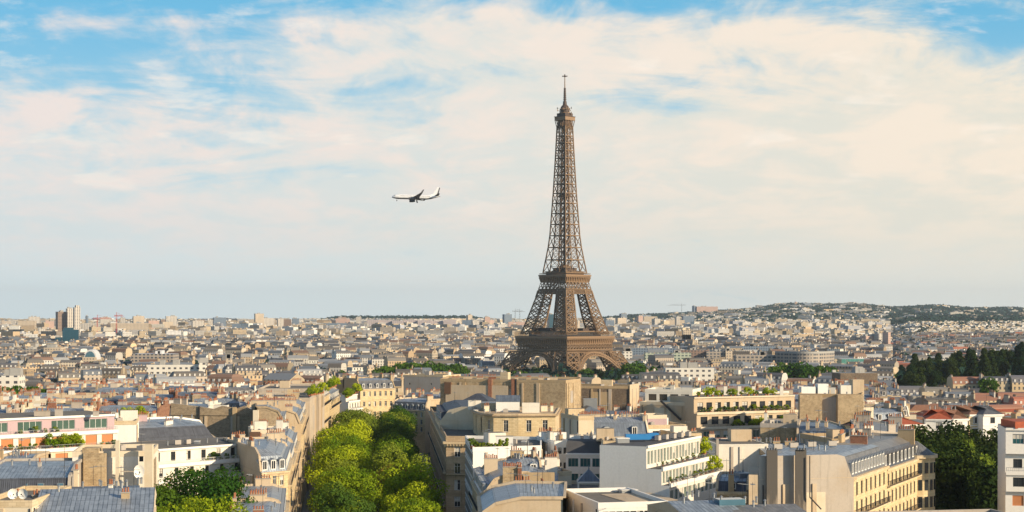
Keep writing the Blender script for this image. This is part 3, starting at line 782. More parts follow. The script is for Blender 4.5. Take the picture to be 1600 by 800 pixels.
    def deck(nm, hw, z0, z1, hwi, zb, nb, gal):
        m = MB(); m.box((0, 0, z0), (2*hw, 2*hw, (z1-z0)*0.45), 0, 0); m.box((0, 0, z0+(z1-z0)*0.45), (2*hw+1.1, 2*hw+1.1, (z1-z0)*0.55), 0, 1)
        o = m.build(nm, ['tower_iron', 'tower_iron_pale']); o.parent = root
        f = MB()
        f.face([(-hwi+.3, -hwi+.3, zb), (hwi-.3, -hwi+.3, zb), (hwi-.3, -hwi+.3, z0), (-hwi+.3, -hwi+.3, z0)], 1)
        for i in range(nb+1):
            x = -hwi + 2*hwi*i/nb; xo = x*hw/hwi
            f.face([(x-.45, -hwi, zb), (x+.45, -hwi, zb), (xo+.5, -hw, z0), (xo-.5, -hw, z0)], 0)
            for s in (-.45, .45): f.face([(x+s, -hwi+.3, zb), (x+s, -hwi, zb), (xo+s, -hw, z0), (x+s, -hwi+.3, z0)], 0)
        me = f.mesh('bracket_row', ['tower_iron_pale', 'tower_iron']);
        for k in range(4):
            o2 = new_obj('bracket_row', me); o2.parent = o; o2.rotation_euler = (0, 0, k*math.pi/2)
        g = MB(); band(g, hw-0.2, z1, z1+gal, int(hw*1.2), 0.22, False)
        me = g.mesh('gallery', ['tower_iron'])
        for k in range(4):
            o2 = new_obj('gallery', me); o2.parent = o; o2.rotation_euler = (0, 0, k*math.pi/2)
        return o
    d1 = deck('first_platform', 35.6, 50.8, 53.6, 34.2, 46.2, 24, 4.6)
    m = MB(); m.box((0, 0, 53.7), (52, 52, 4.6), 0, 0); m.box((0, 0, 58.3), (56, 56, 0.8), 0, 1); m.box((-12, 12, 59.1), (22, 26, 3.0), 0, 2); m.box((13, -13, 59.1), (20, 18, 2.4), 0, 2)
    o = m.build('pavilion', ['glass_dark', 'tower_iron', 'tower_iron_dark']); o.parent = d1
    d2 = deck('second_platform', 18.6, 113.2, 115.8, 17.4, 108.6, 14, 1.6)
    m = MB(); m.box((0, 0, 115.9), (27, 27, 3.0), 0, 0); m.box((0, 0, 118.9), (29, 29, 0.7), 0, 1); m.box((0, 0, 119.6), (17, 17, 3.6), 0, 0); m.dome((0, 0, 123.2), 6.5, 3.5, 12, 4, 1)
    o = m.build('pavilion', ['tower_iron_dark', 'tower_iron']); o.parent = d2
    # girders under the decks
    m = MB(); band(m, 33.9, 40.6, 46.0, 16, 0.5); 
    for i in range(17):
        x = -33.9+67.8*i/16; m.beam((x, -33.9, 40.6), (x, -33.9, 46.0), 0.45)
    band(m, 33.7, 43.3, 46.0, 32, 0.35); band(m, 35.2, 37.4, 40.2, 44, 0.36, True, 34.3)
    for i in range(33):
        x = -33.5+67*i/32; m.beam((x, -33.2, 40.6), (x, -33.2, 46), 0.3)
    four('girder', m.mesh('girder', ['tower_iron']))
    m = MB(); band(m, a(101), 101.5, 108.4, 7, 0.55, True, 17.2)
    for i in range(8):
        x = -a(101)+2*a(101)*i/7; m.beam((x, -a(101), 101.5), (x*17.2/a(101), -17.2, 108.4), 0.6)
    band(m, a(96.8), 96.8, 101.2, 26, 0.36, True, a(101)); band(m, a(96.8)-.3, 96.8, 101.2, 13, 0.4, True, a(101)-.3)
    four('upper_girder', m.mesh('upper_girder', ['tower_iron']))
    # arches
    m = MB(); N = 30
    for off in (0, 3.6):
        for i in range(N):
            t0, t1 = math.pi*i/N, math.pi*(i+1)/N
            def pt(r, t):
                z = 0.5 + r*math.sin(t); x = r*math.cos(t)*1.0; return (x, -(a(max(z, 0.1)) + 0.5) + off, z)
            if math.sin(t0) * 36 < 8 and math.sin(t1) * 36 < 8: pass
            for r, w in ((37.4, 1.0), (34.3, 0.9)): m.beam(pt(r, t0), pt(r, t1), w)
            m.beam(pt(34.3, t0), pt(37.4, t0), 0.5); m.beam(pt(34.3, t0), pt(37.4, t1), 0.42); m.beam(pt(34.3, t1), pt(37.4, t0), 0.42)
            if off:
                p = pt(34.3, t0); q = (p[0], p[1]-3.6, p[2]); m.beam(p, q, 0.4); p2 = pt(34.3, t1); m.beam(q, p2, 0.35)
    for i in range(1, 22):      # spandrel posts between arch and girder
        x = -36+72*i/22; z = 0.5 + math.sqrt(max(0, 37.4**2-x*x))
        if z < 36.8 and z > 14 and abs(x) < bb(z)+4: m.beam((x, -(a(z)+.3), z), (x, -(a(37)+.2), 37.4), 0.42)
    four('arch', m.mesh('arch', ['tower_iron_pale']))
    # summit
    m = MB()
    for k in range(4):
        pass
    hw0, hw1 = 5.6, 7.0
    m.prism([(-hw0+.5, -hw0+.5), (hw0-.5, -hw0+.5), (hw0-.5, hw0-.5), (-hw0+.5, hw0-.5)], 266, 273, 0)
    for k in range(4):
        rot = Matrix.Rotation(k*math.pi/2, 3, 'Z')
        for i in range(7):
            x = -hw0+2*hw0*i/6; m.beam(rot @ Vector((x, -hw0, 265)), rot @ Vector((x*hw1/hw0, -hw1, 273)), 0.55, 1)
    m.box((0, 0, 273), (2*hw1+.8, 2*hw1+.8, 3.6), 0, 1); m.box((0, 0, 276.6), (2*hw1+1.6, 2*hw1+1.6, 0.6), 0, 0)
    m.box((0, 0, 277.2), (11.5, 11.5, 3.2), 0, 0); m.cyl((0, 0, 280.4), 5.9, 5.9, 0.8, 12, 1); m.cyl((0, 0, 281.2), 4.9, 4.9, 3.0, 12, 0); m.cyl((0, 0, 284.2), 5.6, 5.3, 0.8, 12, 1)
    m.dome((0, 0, 285), 4.6, 4.6, 12, 4, 0); m.cyl((0, 0, 289), 2.2, 1.7, 4, 8, 0)
    r = random.Random(3)
    for i in range(26):
        u = r.uniform(0, 6.28); rr = r.uniform(5.6, 8.2); z = r.uniform(278, 287); x, y = rr*math.cos(u), rr*math.sin(u)
        m.beam((x*0.7, y*0.7, z), (x, y, z), 0.22); m.box((x, y, z-0.8), (0.7, 0.5, r.uniform(1, 2.6)), u, r.choice((0, 1)))
    o = m.build('summit_cabin', ['tower_iron_dark', 'tower_iron_pale']); o.parent = root
    m = MB(); m.cyl((0, 0, 292.5), 1.25, 0.9, 14, 8, 0)
    for i in range(6): m.cyl((0, 0, 294.5+2.1*i), 1.75-0.1*i, 1.75-0.1*i, 0.7, 8, 0)
    m.cyl((0, 0, 306.5), 0.55, 0.4, 12.5, 8, 1); m.beam((-3.6, 0, 318.3), (3.6, 0, 318.3), 0.5, 0); m.beam((0, -3.6, 318.3), (0, 3.6, 318.3), 0.5, 0); m.cyl((0, 0, 317.6), 1.0, 0.5, 2.6, 8, 0)
    o = m.build('antenna', ['tower_iron_dark', 'tower_iron_pale']); o.parent = root
build_tower()

# ------------------------------------------------------------------ trees
def crown_mesh(name, seed, R_=5.2, H=9.0, clumps=38, leaves=150, size=0.42, shape='round', m='leaf_bright'):
    r = random.Random(seed); v = []; f = []
    cl = []
    for i in range(clumps):
        while True:
            x, y, z = r.uniform(-1, 1), r.uniform(-1, 1), r.uniform(-1, 1)
            d = x*x+y*y+z*z
            if d < 1 and d > 0.12: break
        k = 0.80
        if shape == 'cone':
            t = r.random()**0.8; u = r.uniform(0, 6.28); rr = (1-t)*R_*0.75+0.3
            cl.append((rr*math.cos(u), rr*math.sin(u), t*H, R_*(0.20+0.25*(1-t))))
        else: cl.append((x*R_*k, y*R_*k, H/2+z*H/2*k, r.uniform(0.20, 0.42)*R_))
    zmin = 0
    for cx_, cy_, cz_, cr in cl:
        for _ in range(leaves):
            u = r.uniform(0, 6.283); w = r.uniform(-0.75, 1); s = math.sqrt(max(0, 1-w*w)); n = Vector((s*math.cos(u), s*math.sin(u), w))
            rad = cr*r.uniform(0.72, 1.08); p = Vector((cx_, cy_, cz_)) + Vector((n.x*rad, n.y*rad, n.z*rad*0.8))
            n2 = (n + Vector((r.gauss(0, .45), r.gauss(0, .45), r.gauss(0, .45)))).normalized()
            t1 = n2.cross(Vector((r.gauss(0, 1), r.gauss(0, 1), r.gauss(0, 1)))).normalized(); t2 = n2.cross(t1)
            s1 = size*r.uniform(0.6, 1.3); s2 = s1*r.uniform(0.5, 0.9); i = len(v)
            v += [p-t1*s1*0.5, p-t2*s2*0.5, p+t1*s1*0.5, p+t2*s2*0.5]; f.append((i, i+1, i+2, i+3))
    me = bpy.data.meshes.new(name); me.from_pydata(v, [], f); me.materials.append(M[m]); me.update(); return me
def trunk_mesh(h, r0, seed=0, limbs=5, reach=3.0):
    r = random.Random(seed); b = MB(); b.cyl((0, 0, -1.0), r0, r0*0.6, h+1, 8, 0)
    for i in range(limbs):
        u = 2*math.pi*i/limbs+r.uniform(-.4, .4); z = h*r.uniform(0.7, 0.98); p = Vector((0, 0, z)); q = Vector((reach*math.cos(u), reach*math.sin(u), z+reach*r.uniform(.7, 1.3)))
        mid = (p+q)/2 + Vector((0, 0, -0.3)); b.beam(p, mid, r0*0.75); b.beam(mid, q, r0*0.45)
    return b.mesh('trunk', ['bark'])
def tree_proto(name, cm, tm, crown_z):
    return (name, cm, tm, crown_z)
def put_tree(proto, x, y, scale, label, group, z=None, rot=None, name='tree', cat='tree', mat_=None):
    nm, cm, tm, cz_ = proto
    t = thing(name, label, cat, (x, y, ground(x, y) if z is None else z), rnd.uniform(0, 6.28) if rot is None else rot, group)
    t.scale = (scale*rnd.uniform(.92, 1.08), scale*rnd.uniform(.92, 1.08), scale)
    c = new_obj('crown', cm); c.parent = t; c.location = (0, 0, cz_)
    if tm: k = new_obj('trunk', tm); k.parent = t
    if mat_: 
        c.material_slots[0].link = 'OBJECT'; c.material_slots[0].material = M[mat_]
    return t
T_AV = [tree_proto('tree', crown_mesh('crown', 10+i, 6.2, 11.2, 40, 360, 0.40, m='leaf_bright'), trunk_mesh(6, 0.32, i), 5.2) for i in range(4)]
T_MID = [tree_proto('tree', crown_mesh('crown', 30+i, 4.8, 8.5, 26, 80, 0.85, m='leaf_green'), trunk_mesh(4.5, 0.3, i, 4, 2.5), 3.8) for i in range(3)]
T_DARK = [tree_proto('tree', crown_mesh('crown', 50+i, 5.8, 13, 44, 170, 0.55, m='leaf_dark'), trunk_mesh(5, 0.35, i), 3.0) for i in range(3)]
T_CON = [tree_proto('tree', crown_mesh('crown', 60+i, 5.4, 16, 60, 70, 0.9, 'cone', 'leaf_dark'), trunk_mesh(4, 0.3, i, 3, 1.0), 2.0) for i in range(2)]
SHRUB = [crown_mesh('foliage', 70+i, 0.75, 1.25, 9, 42, 0.22, m='leaf_mid') for i in range(3)]
BUSH = [crown_mesh('foliage', 80+i, 1.5, 2.0, 14, 60, 0.26, m='leaf_bright') for i in range(2)]

# ------------------------------------------------------------------ foreground: left bank of the avenue
def P(px, Y): return (WX(px, Y), Y)
def slab(root, nm, c, size, ang, m): b = MB(); b.box(c, size, ang, 0); return b.build(nm, [m], root)
fw = dict(trim=True)
HS = dict(kind='french', sp=2.5, w=1.15, h=2.1, fl=3.2)

b = building('zinc_roof_building', 'long pale ribbed zinc roof with terracotta chimney at the bottom left edge', pxrect(52, 224, 238, 227, 26), WZ(812, 224)+.3, [F(rows=1)], roof='low', upper='zinc_light', party='plaster_cream', h1=2.4, chim=False, wall='plaster_cream')
chimney(b, WX(196, 234), 234, 45.2, 1.1, 2.3, 0.1, 'plaster_ochre', 3); chimney(b, WX(60, 236), 236, 45.0, 1.6, 1.9, 0.1, 'plaster_beige', 4)
misc(b, 'roof_hatch', WX(172, 234), 234, 46.0); misc(b, 'roof_vent', WX(128, 232), 232, 45.6)
b = building('low_roof_building', 'cream rooftop corner with two white satellite dishes and clay pots, bottom left', pxrect(-30, 226, 50, 226, 20), WZ(790, 226), [None], roof='flat', party='plaster_cream', chim=False, clutter=False)
for px in (18, 38): misc(b, 'satellite_dish', WX(px, 226.6), 226.8, WZ(790, 226), 0.5 if px < 30 else -0.2, (1.15, 1.15, 1.15))
chimney(b, WX(28, 229), 229, WZ(790, 226), 1.8, 1.0, 0.0, 'plaster_ochre', 5)
b = building('slate_roof_building', 'steep dark slate roof with four small skylights under pale zinc, left edge', pxrect(-25, 263, 107, 265, 22), WZ(772, 264), [F(rows=1), None, None, None], steep='slate', upper='zinc_light', party='plaster_grey', wall='plaster_cream', d1=1.5, h1=2.3, d2=9.5, h2=1.1, dorm=False, chim=False)
for px in (16, 37, 62, 93):
    o = misc(b, 'skylight', WX(px, 264.6), 265.0, WZ(762, 264.6), 0.0, (0.9, 0.95, 1)); o.rotation_euler = (R(56), 0, 0)
chimney(b, WX(62, 275), 275, WZ(740, 275), 0.5, 1.8, 0, 'plaster_grey', 1)
chimney(b, WX(112, 266), 269, 42, 0.9, 5.5, R(90), 'plaster_cream', 2)
b = building('zinc_roof_building', 'narrow zinc roof with dark edge in front of the cream wall with the rubble panel', pxrect(110, 258, 216, 262, 14), WZ(776, 260), [F(rows=1)], roof='low', upper='zinc_mid', h1=1.0, chim=False, party='plaster_cream')
chimney(b, WX(173, 262), 262, 44.2, 0.6, 1.6, 0, 'plaster_white', 2); misc(b, 'roof_vent', WX(132, 262), 262, 44.2, 0, (2, 2, 1))
# cream party wall with rubble panel
zt = WZ(703, 285)
b = building('party_wall_building', 'cream building with blank wall, tall panel of bare rubble stone and two slim chimney shafts', pxrect(113, 285, 238, 287, 16), WZ(712, 285), [None], roof='flat', party='plaster_white', chim=False, trim='plaster_cream')
mb = MB(); mb.box((WX(148.5, 284.8), 284.75, 22), (WX(166, 285)-WX(131, 285), 0.6, WZ(708, 285)-22), 0.01, 0); mb.box((WX(142, 285.5), 286.6, 22), (WX(156, 285)-WX(131, 285), 3.0, WZ(700, 285)-22), 0.01, 0); mb.build('rubble_panel', ['rubble_light'], b)
mb = MB(); mb.box((WX(184.5, 284.6), 284.4, 24), (0.62, 0.7, WZ(688, 285)-24), 0, 0); mb.build('flue', ['plaster_cream'], b)
mb = MB(); mb.box((WX(234, 284.6), 284.0, 24), (1.35, 1.1, WZ(694, 285)-24), 0, 0); mb.build('flue', ['plaster_cream'], b)
mb = MB(); mb.box((WX(207, 285), 284.8, WZ(737, 285)), (4.4, 0.3, 0.14), 0, 0); mb.build('ledge', ['plaster_sand'], b)
place('window', win_mesh('dark', 0.7, 0.9, 0), b, (WX(221, 285), 284.9, WZ(721, 285)), 0.02)
misc(b, 'satellite_dish', WX(216, 283), 283, WZ(760, 283), 0.4, (1.5, 1.5, 1.9))
b = building('dormer_house', 'small zinc roofed house with one white dormer window below the pink penthouse', pxrect(-8, 288, 46, 288, 12), WZ(742, 288), [F(rows=1)], steep='zinc_mid', upper='zinc_light', h1=2.0, d1=1.2, d2=3, h2=0.7, chim=False, dsp=3.6)
chimney(b, WX(0, 291), 291, 44, 1.1, 5.0, 0, 'plaster_ochre', 3); chimney(b, WX(38, 296), 296, 44, 1.6, 3.4, 0.4, 'plaster_cream', 4)
# pink penthouse block
pk = terraced('terraced_building', 'stepped white apartment block with pink glazed penthouse and planted terraces', [P(-30, 327), P(190, 347), (WX(190, 347)-12, 366), (WX(-30, 327)-14, 349)],
    [(WZ(708, 330), 0, F('shutter', sp=3.4, w=2.7, h=2.6, rows=1, top=0.7, trim=False), 'plaster_cream'), (WZ(684, 330), 2.2, F('shutter', sp=3.3, w=2.6, h=2.1, rows=1, top=0.5, trim=False), 'plaster_white'), (WZ(657, 330), 4.4, F('green', sp=6.2, w=5.2, h=2.0, rows=1, top=0.75, trim=False), 'plaster_pink')])
z = WZ(657, 330)
for px, l, h in ((66, 3.2, 1.0), (92, 1.6, 1.3), (150, 1.2, 0.9)): chimney(pk, WX(px, 345), 345, z, l, h, 0.2, 'plaster_grey', 3)
# slate house with skylights
b = building('slate_mansard_house', 'white house with dark slate roof, skylights and a zinc ridge before the rubble gables', [P(212, 392), P(336, 406), (WX(336, 406)-5, 424), (WX(212, 392)-5, 410)], WZ(689, 396), [F(sp=1.9, w=1.3, h=1.6, rows=2, top=0.4), F(rows=2, w=0.9), None, None], wall='plaster_pure', party='plaster_pure', steep='slate', upper='zinc_light', d1=2.1, h1=3.0, d2=6, h2=1.1, dorm=False, chim=False)
for px in (222, 236, 248, 290, 305):
    Y = 392+(px-212)/124*14; o = misc(b, 'skylight', WX(px, Y+1), Y+1.35, WZ(689, 396)+1.0, 0.75, (1.0, 1.2, 1)); o.rotation_euler = (R(52), 0, R(37))
chimney(b, WX(262, 402), 403, 42, 3.0, 5.2, 1.2, 'plaster_white', 3); chimney(b, WX(222, 404), 404, 43, 2.5, 5.5, 0.2, 'plaster_pink', 6)
b = building('party_wall_building', 'plain white gable wall beside the slate roof with skylights', pxrect(177, 384, 213, 388, 20), WZ(662, 385), [None], roof='flat', party='plaster_pure', chim=True)
# white terraces with plants
wt = terraced('terraced_building', 'long white stepped block with two planted terraces and white handrails', [P(240, 327), P(412, 347), (WX(412, 347)-12, 368), (WX(240, 327)-13, 349)],
    [(WZ(752, 330), 0, F('dark', sp=4.2, w=1.0, h=1.7, rows=1, trim=False), None), (WZ(729, 330), 1.8, F('dark', sp=4.0, w=0.9, h=1.8, rows=1, top=0.5, trim=False, cols=7), None), (WZ(704, 330), 3.8, F('dark', sp=3.4, w=1.1, h=1.9, rows=1, top=0.6, trim=False), None)], rail='white_paint')
z = WZ(704, 330)
for k in range(9): misc(wt, rnd.choice(['air_unit', 'roof_hatch', 'roof_vent', 'air_unit']), WX(262+k*15, 343+k*1.4), 343+k*1.7, z, 0.5*k)
# rubble gables
def gable_top(root, pa, ya, pb, yb, pts, z0, th, m):
    """uneven top of a fire wall: pts = [(t along, z)]"""
    a, c = P(pa, ya), P(pb, yb); dx, dy = c[0]-a[0], c[1]-a[1]; L = math.hypot(dx, dy); nx, ny = -dy/L*th, dx/L*th
    g = MB()
    for (t0, q0), (t1, q1) in zip(pts, pts[1:]):
        p0, p1 = lerp2(a, c, t0), lerp2(a, c, t1)
        g.face([(p0[0], p0[1], z0), (p1[0], p1[1], z0), (p1[0], p1[1], q1), (p0[0], p0[1], q0)], 0)
        g.face([(p1[0]+nx, p1[1]+ny, z0), (p0[0]+nx, p0[1]+ny, z0), (p0[0]+nx, p0[1]+ny, q0), (p1[0]+nx, p1[1]+ny, q1)], 0)
        g.face([(p0[0], p0[1], q0), (p1[0], p1[1], q1), (p1[0]+nx, p1[1]+ny, q1), (p0[0]+nx, p0[1]+ny, q0)], 1)
    g.build('gable', [m, 'plaster_grey'], root)
Yr = 446; zb = WZ(648, Yr)
b = building('rubble_wall_building', 'building with long bare rubble stone fire wall and stepped gable tops', pxrect(267, 447, 396, 446, 13), zb, [None], roof='flat', party='rubble', upper='gravel_roof', chim=False, par=0.02, trim='plaster_grey')
gable_top(b, 267, 446.7, 396, 445.7, [(0, WZ(630, Yr)), (0.33, WZ(635, Yr)), (0.52, WZ(639, Yr)), (0.62, WZ(634, Yr)), (0.8, WZ(638, Yr)), (0.89, WZ(634, Yr)), (1, WZ(642, Yr))], zb-.2, 0.6, 'rubble')
mb = MB(); mb.box((WX(366.5, 445.6), 445.6, 25), (1.0, 0.8, WZ(637, 443)-25), 0, 0); mb.build('flue', ['plaster_ochre'], b)
mb = MB(); mb.box((WX(311, 446), 446.1, 25), (0.25, 0.5, WZ(634, 448)-25), -0.4, 0); mb.build('downpipe', ['dark_metal'], b)
for t, n in ((0.05, 5), (0.15, 4)): chimney(b, WX(270+t*100, 456), 458, zb, 2.2, 3.6, -0.4, 'plaster_sand', n)
b = building('rubble_wall_building', 'narrower rubble stone gable beside a cream pier and rows of red clay pots', [P(400, 432), P(447, 434), (WX(449, 452), 452), (WX(400, 450), 450)], WZ(664, 432), [None, F(rows=5, bal=(1, 3)), None, None], party='rubble', wall='stone_yellow', steep='slate_grey', d1=1.8, h1=3.2, d2=3, h2=1.2, chim=False)
mb = MB(); mb.box((WX(400, 431.5), 431.4, 24), (1.4, 0.9, WZ(641, 431)-24), 0, 0); mb.build('pier', ['plaster_cream'], b)
for k, px in enumerate((404, 420, 436)): chimney(b, WX(px, 450), 448+k, WZ(664, 432)+2.6, 3.2, 2.9, 0.05, 'plaster_beige', 9)
b = building('small_roof_house', 'small beige block with a brown door on the roof edge beneath the rubble gables', pxrect(393, 395, 440, 398, 14), WZ(676, 396), [None, None], roof='flat', party='plaster_sand', trim='plaster_cream')
mb = MB(); mb.box((WX(398, 394), 394.6, 42.2), (2.4, 0.8, 2.9), 0, 0); mb.build('door', ['wood_brown'], b)
chimney(b, WX(436, 396), 397, 44.5, 1.5, 3.2, 0, 'plaster_white', 3)

# street row, left side of the avenue: three near houses with balconies
def street_house(y0, y1, ztop, side, lab, wall, nm='avenue_building', depth=15, line=None, front=False, rows=6, **kw):
    ln = line or (LEFTL if side > 0 else RIGHTL); x0, x1 = interp(ln, y0), interp(ln, y1)
    if side > 0: poly = [(x0-depth, y0-1.5), (x0, y0), (x1, y1), (x1-depth, y1-1.5)]; fac = [F(rows=2, **{}) if front else None, F(rows=rows, bal=(0, 2, 4), **HS), None, None]
    else: poly = [(x0, y0), (x0+depth, y0), (x1+depth, y1), (x1, y1)]; fac = [F(rows=rows, **HS) if front else None, None, None, F(rows=rows, bal=(0, 2, 4), **HS)]
    return building(nm, lab, poly, ztop, fac, wall=wall, **kw)
street_house(268, 297, WZ(806, 282)-1.8, 1, 'zinc roofed avenue house with skylights at the bottom edge behind the green courtyard trees', 'stone_yellow', steep='zinc_light', upper='zinc_light', depth=9, h1=2.2, d2=1.5, h2=.5)
street_house(299, 324, WZ(768, 311)-3.0, 1, 'yellow avenue house with clay pots just in front of the dormered corner house', 'stone_cream', steep='zinc_light', depth=9, h1=2.3, d2=1.5, h2=.5)
b = building('corner_house', 'yellow corner house with white zinc dormers facing the eye and balconies over the avenue', [P(408, 326), P(450, 331), (interp(LEFTL, 362), 362), (interp(LEFTL, 362)-14, 358)], WZ(737, 329), [F(rows=2, sp=1.7, w=.9), F(rows=6, bal=(0, 2, 4), **HS), None, None], wall='stone_yellow', steep='zinc_light', h1=3.0, d1=1.2, d2=3.0, h2=1.2, dsp=1.7)
street_house(364, 396, 40.0, 1, 'avenue house with grey roof next beyond the yellow corner house', 'stone_yellow', steep='slate_grey', depth=8, d1=.8, d2=1.2, h1=2.4)
street_house(398, 430, 40.3, 1, 'avenue house below the rubble gables, balconies over the trees', 'stone_cream', depth=8, d1=.8, d2=1.2, h1=2.4)
street_house(454, 486, 43.2, 1, 'yellow avenue house with balconies and clay pots just past the rubble gables', 'stone_yellow')
street_house(488, 518, 43.6, 1, 'pale avenue house with grey mansard before the stained blank walls', 'stone_cream')
for y0, y1, lab in ((520, 556, 'nearer of two streaked blank walls with a roof garden along the avenue'), (560, 600, 'farther of two streaked blank walls with a roof garden along the avenue')):
    x0, x1 = interp(LEFTL, y0)+1, interp(LEFTL, y1)+1
    b = building('blank_wall_building', lab, [(x0-20, y0), (x0, y0), (x1, y1), (x1-20, y1)], WZ(613, 560)-(0.6 if y0 < 550 else -.6), [None]*4, roof='flat', party='plaster_stained', chim=False, trim='plaster_sand')
street_house(604, 640, 43, 1, 'avenue house with white dormers beyond the streaked blank walls', 'stone_yellow', dsp=2.0)
street_house(642, 690, 40, 1, 'low yellow avenue house near the far end of the trees', 'stone_yellow')
b = terraced('terraced_building', 'small white block with stacked balconies beside the yellow mansion', [P(548, 722), P(566, 735), (WX(566, 735)-16, 752), (WX(548, 722)-16, 739)], [(WZ(640, 725), 0, F('dark', rows=2, trim=False), None), (WZ(628, 725), 1.5, F('dark', rows=1, trim=False), None), (WZ(618, 725), 3, F('dark', rows=1, trim=False), None)])
b = building('mansion', 'yellow stone mansion with two tall window rows and small round dormers at the avenue end', pxrect(563, 758, 617, 768, 16), WZ(608, 760), [F(rows=4, sp=2.7, w=1.1, h=2.2, fl=4.6, top=1.1), None, None, None], wall='stone_yellow', party='plaster_ochre', steep='slate_grey', h1=3.8, d1=2.6, d2=3, h2=.6, trim='stone_cream', dsp=3.1)
b = building('party_wall_building', 'ochre blank gable left of the yellow mansion', pxrect(524, 775, 563, 762, 16), WZ(594, 765), [None], roof='flat', party='plaster_ochre')
b = building('mansard_building', 'lower stone house with row of arched dormers right of the yellow mansion', pxrect(613, 722, 664, 712, 18), WZ(641, 716), [F(rows=3)], wall='stone_yellow', party='plaster_beige', steep='slate_grey', dsp=2.7, h1=3.4)
b = building('blank_wall_building', 'pinkish grey blank wall with four tiny windows behind the avenue end', pxrect(622, 842, 692, 830, 18), WZ(588, 835), [F('dark', rows=3, cols=2, w=0.9, h=0.9, fl=5, top=3.4, trim=False)], roof='flat', wall='plaster_grey', party='plaster_grey', chim=True)
b = building('slate_roof_building', 'small dark slate roof between the mansion and the pinkish wall', pxrect(612, 800, 628, 800, 12), WZ(604, 800), [F(rows=2)], steep='slate', wall='plaster_cream', dorm=False)

# ------------------------------------------------------------------ foreground: right side of the avenue
zc = WZ(688, 423)
r1 = building('corner_palace', 'large tan stone corner building on the avenue with cornice, arched windows and roof terrace', [P(697, 423), P(872, 420), (WX(872, 420)+4, 560), (-27.7, 565)], zc, [F(rows=5, sp=4.0, w=1.5, h=2.6, fl=4.2, top=1.6, bal=(1,)), None, None, F(rows=5, sp=3.2, w=1.3, h=2.5, fl=4.2, top=1.5, bal=(1, 3))], roof='flat', wall='stone_tan', party='plaster_ochre', trim='stone_tan', chim=False, par=1.1, clutter=False)
cb = MB(); q = [P(697, 423), P(872, 420), (WX(872, 420)+4, 560), (-27.7, 565)]; cb.prism(inset(q, [-.8, 0, 0, -.8]), zc-.9, zc-.3, 0, bottom=True); cb.prism(inset(q, [-.4, 0, 0, -.4]), zc-1.5, zc-.901, 0, bottom=True)
for i in range(36): p = lerp2(q[0], q[1], (i+.5)/36); cb.box((p[0], p[1]-.55, zc-1.35), (.3, .35, .4), 0, 0)
cb.build('cornice', ['stone_cream'], r1)
UP = [P(739, 456), P(741, 448), P(747, 440), P(757, 434), P(771, 431.5), P(810, 431), P(868, 432), P(874, 462), P(740, 470)]
building('', '', UP, WZ(647, 436), [F('dark', rows=1, cols=1, w=1.2, h=4.0, top=.9, mg=.1)]*3 + [F(rows=1, cols=1, w=.9, h=3.0, top=1.3, mg=.1), F(rows=1, cols=1, w=1.2, h=3.0, top=1.3), F(rows=1, cols=2, w=1.3, h=3.0, top=1.3), None, None, None], roof='low' if False else 'flat', wall='stone_yellow', party='stone_cream', trim='stone_cream', base=zc, root=r1, par=.35, chim=False)
cb = MB(); cb.prism(inset(UP, -.6), WZ(647, 436)-.3, WZ(647, 436)+.1, 0, bottom=True); cb.build('cornice', ['stone_tan'], r1)
building('', '', [P(687, 466), P(742, 462), P(742, 500), P(680, 505)], WZ(658, 464), [None, None, None, F(rows=1)], wall='plaster_cream', party='plaster_cream', steep='slate', upper='slate', h1=3.0, d1=2.2, d2=3.5, h2=1.0, base=zc, root=r1, chim=False, blank_cap=False)
building('', '', pxrect(775, 446, 812, 446, 7), WZ(628, 446), [None], roof='low', wall='plaster_pure', party='plaster_pure', upper='zinc_mid', h1=1.6, base=WZ(648, 440), root=r1, chim=False, clutter=False, trim='plaster_pure')
building('', '', pxrect(752, 452, 792, 452, 9), WZ(640, 450), [None], roof='mansard', wall='stone_cream', party='stone_cream', steep='slate_grey', upper='zinc_warm', h1=1.2, d1=.8, d2=1.5, h2=.4, base=WZ(648, 440), root=r1, trim='stone_cream', chim=False, blank_cap=False, clutter=False)
for px, l in ((760, 1.4), (800, 1.0), (850, 1.8), (862, .8)): chimney(r1, WX(px, 446), 447, WZ(648, 436), l, 1.7, .3, 'plaster_cream', 3)
building('', '', pxrect(816, 440, 843, 440, 2.5), WZ(634, 440), [None], roof='flat', party='plaster_white', base=WZ(648, 440), root=r1, chim=False, clutter=False, trim='plaster_white')
building('', '', pxrect(712, 515, 768, 512, 12), WZ(632, 512), [None, None, None, None], roof='hip', upper='slate', party='plaster_beige', d1=5, h1=3.0, base=zc, root=r1, chim=False, clutter=False)
for px, py in ((828, 645), (790, 648), (765, 650), (775, 652), (757, 649)): misc(r1, 'air_unit' if px > 785 else 'roof_vent', WX(px, 440), 441, WZ(648, 436)+.2)
# high stained wall behind it
hw = building('high_wall_building', 'big blank beige fire wall with peeling render above the tan corner building', [P(688, 552), P(884, 538), P(907, 552), P(907, 566), P(700, 576)], WZ(596, 545), [None]*5, roof='flat', party='rubble_light', chim=False, trim='plaster_ochre')
mb = MB(); a0 = P(688, 551.8); mb.box((WX(745, 547), 547.4, 30), (WX(798, 547)-WX(694, 547), 0.5, WZ(602, 547)-30), math.atan2(-14, WX(884, 538)-WX(688, 552)), 0); mb.build('render_panel', ['plaster_beige'], hw)
for px, w, m in ((766, 1.6, 'brick_red'), (802, 1.3, 'brick_red'), (806, .5, 'dark_metal'), (700, 2.8, 'wood_brown')):
    Y = 552-(px-688)/196*14; mb = MB(); mb.box((WX(px, Y), Y-.55, 30 if px > 710 else WZ(615, Y)), (w*.8, .9, WZ(592 if px > 710 else 597, Y)-(30 if px > 710 else WZ(615, Y))), -.3, 0); mb.build('flue', [m], hw)
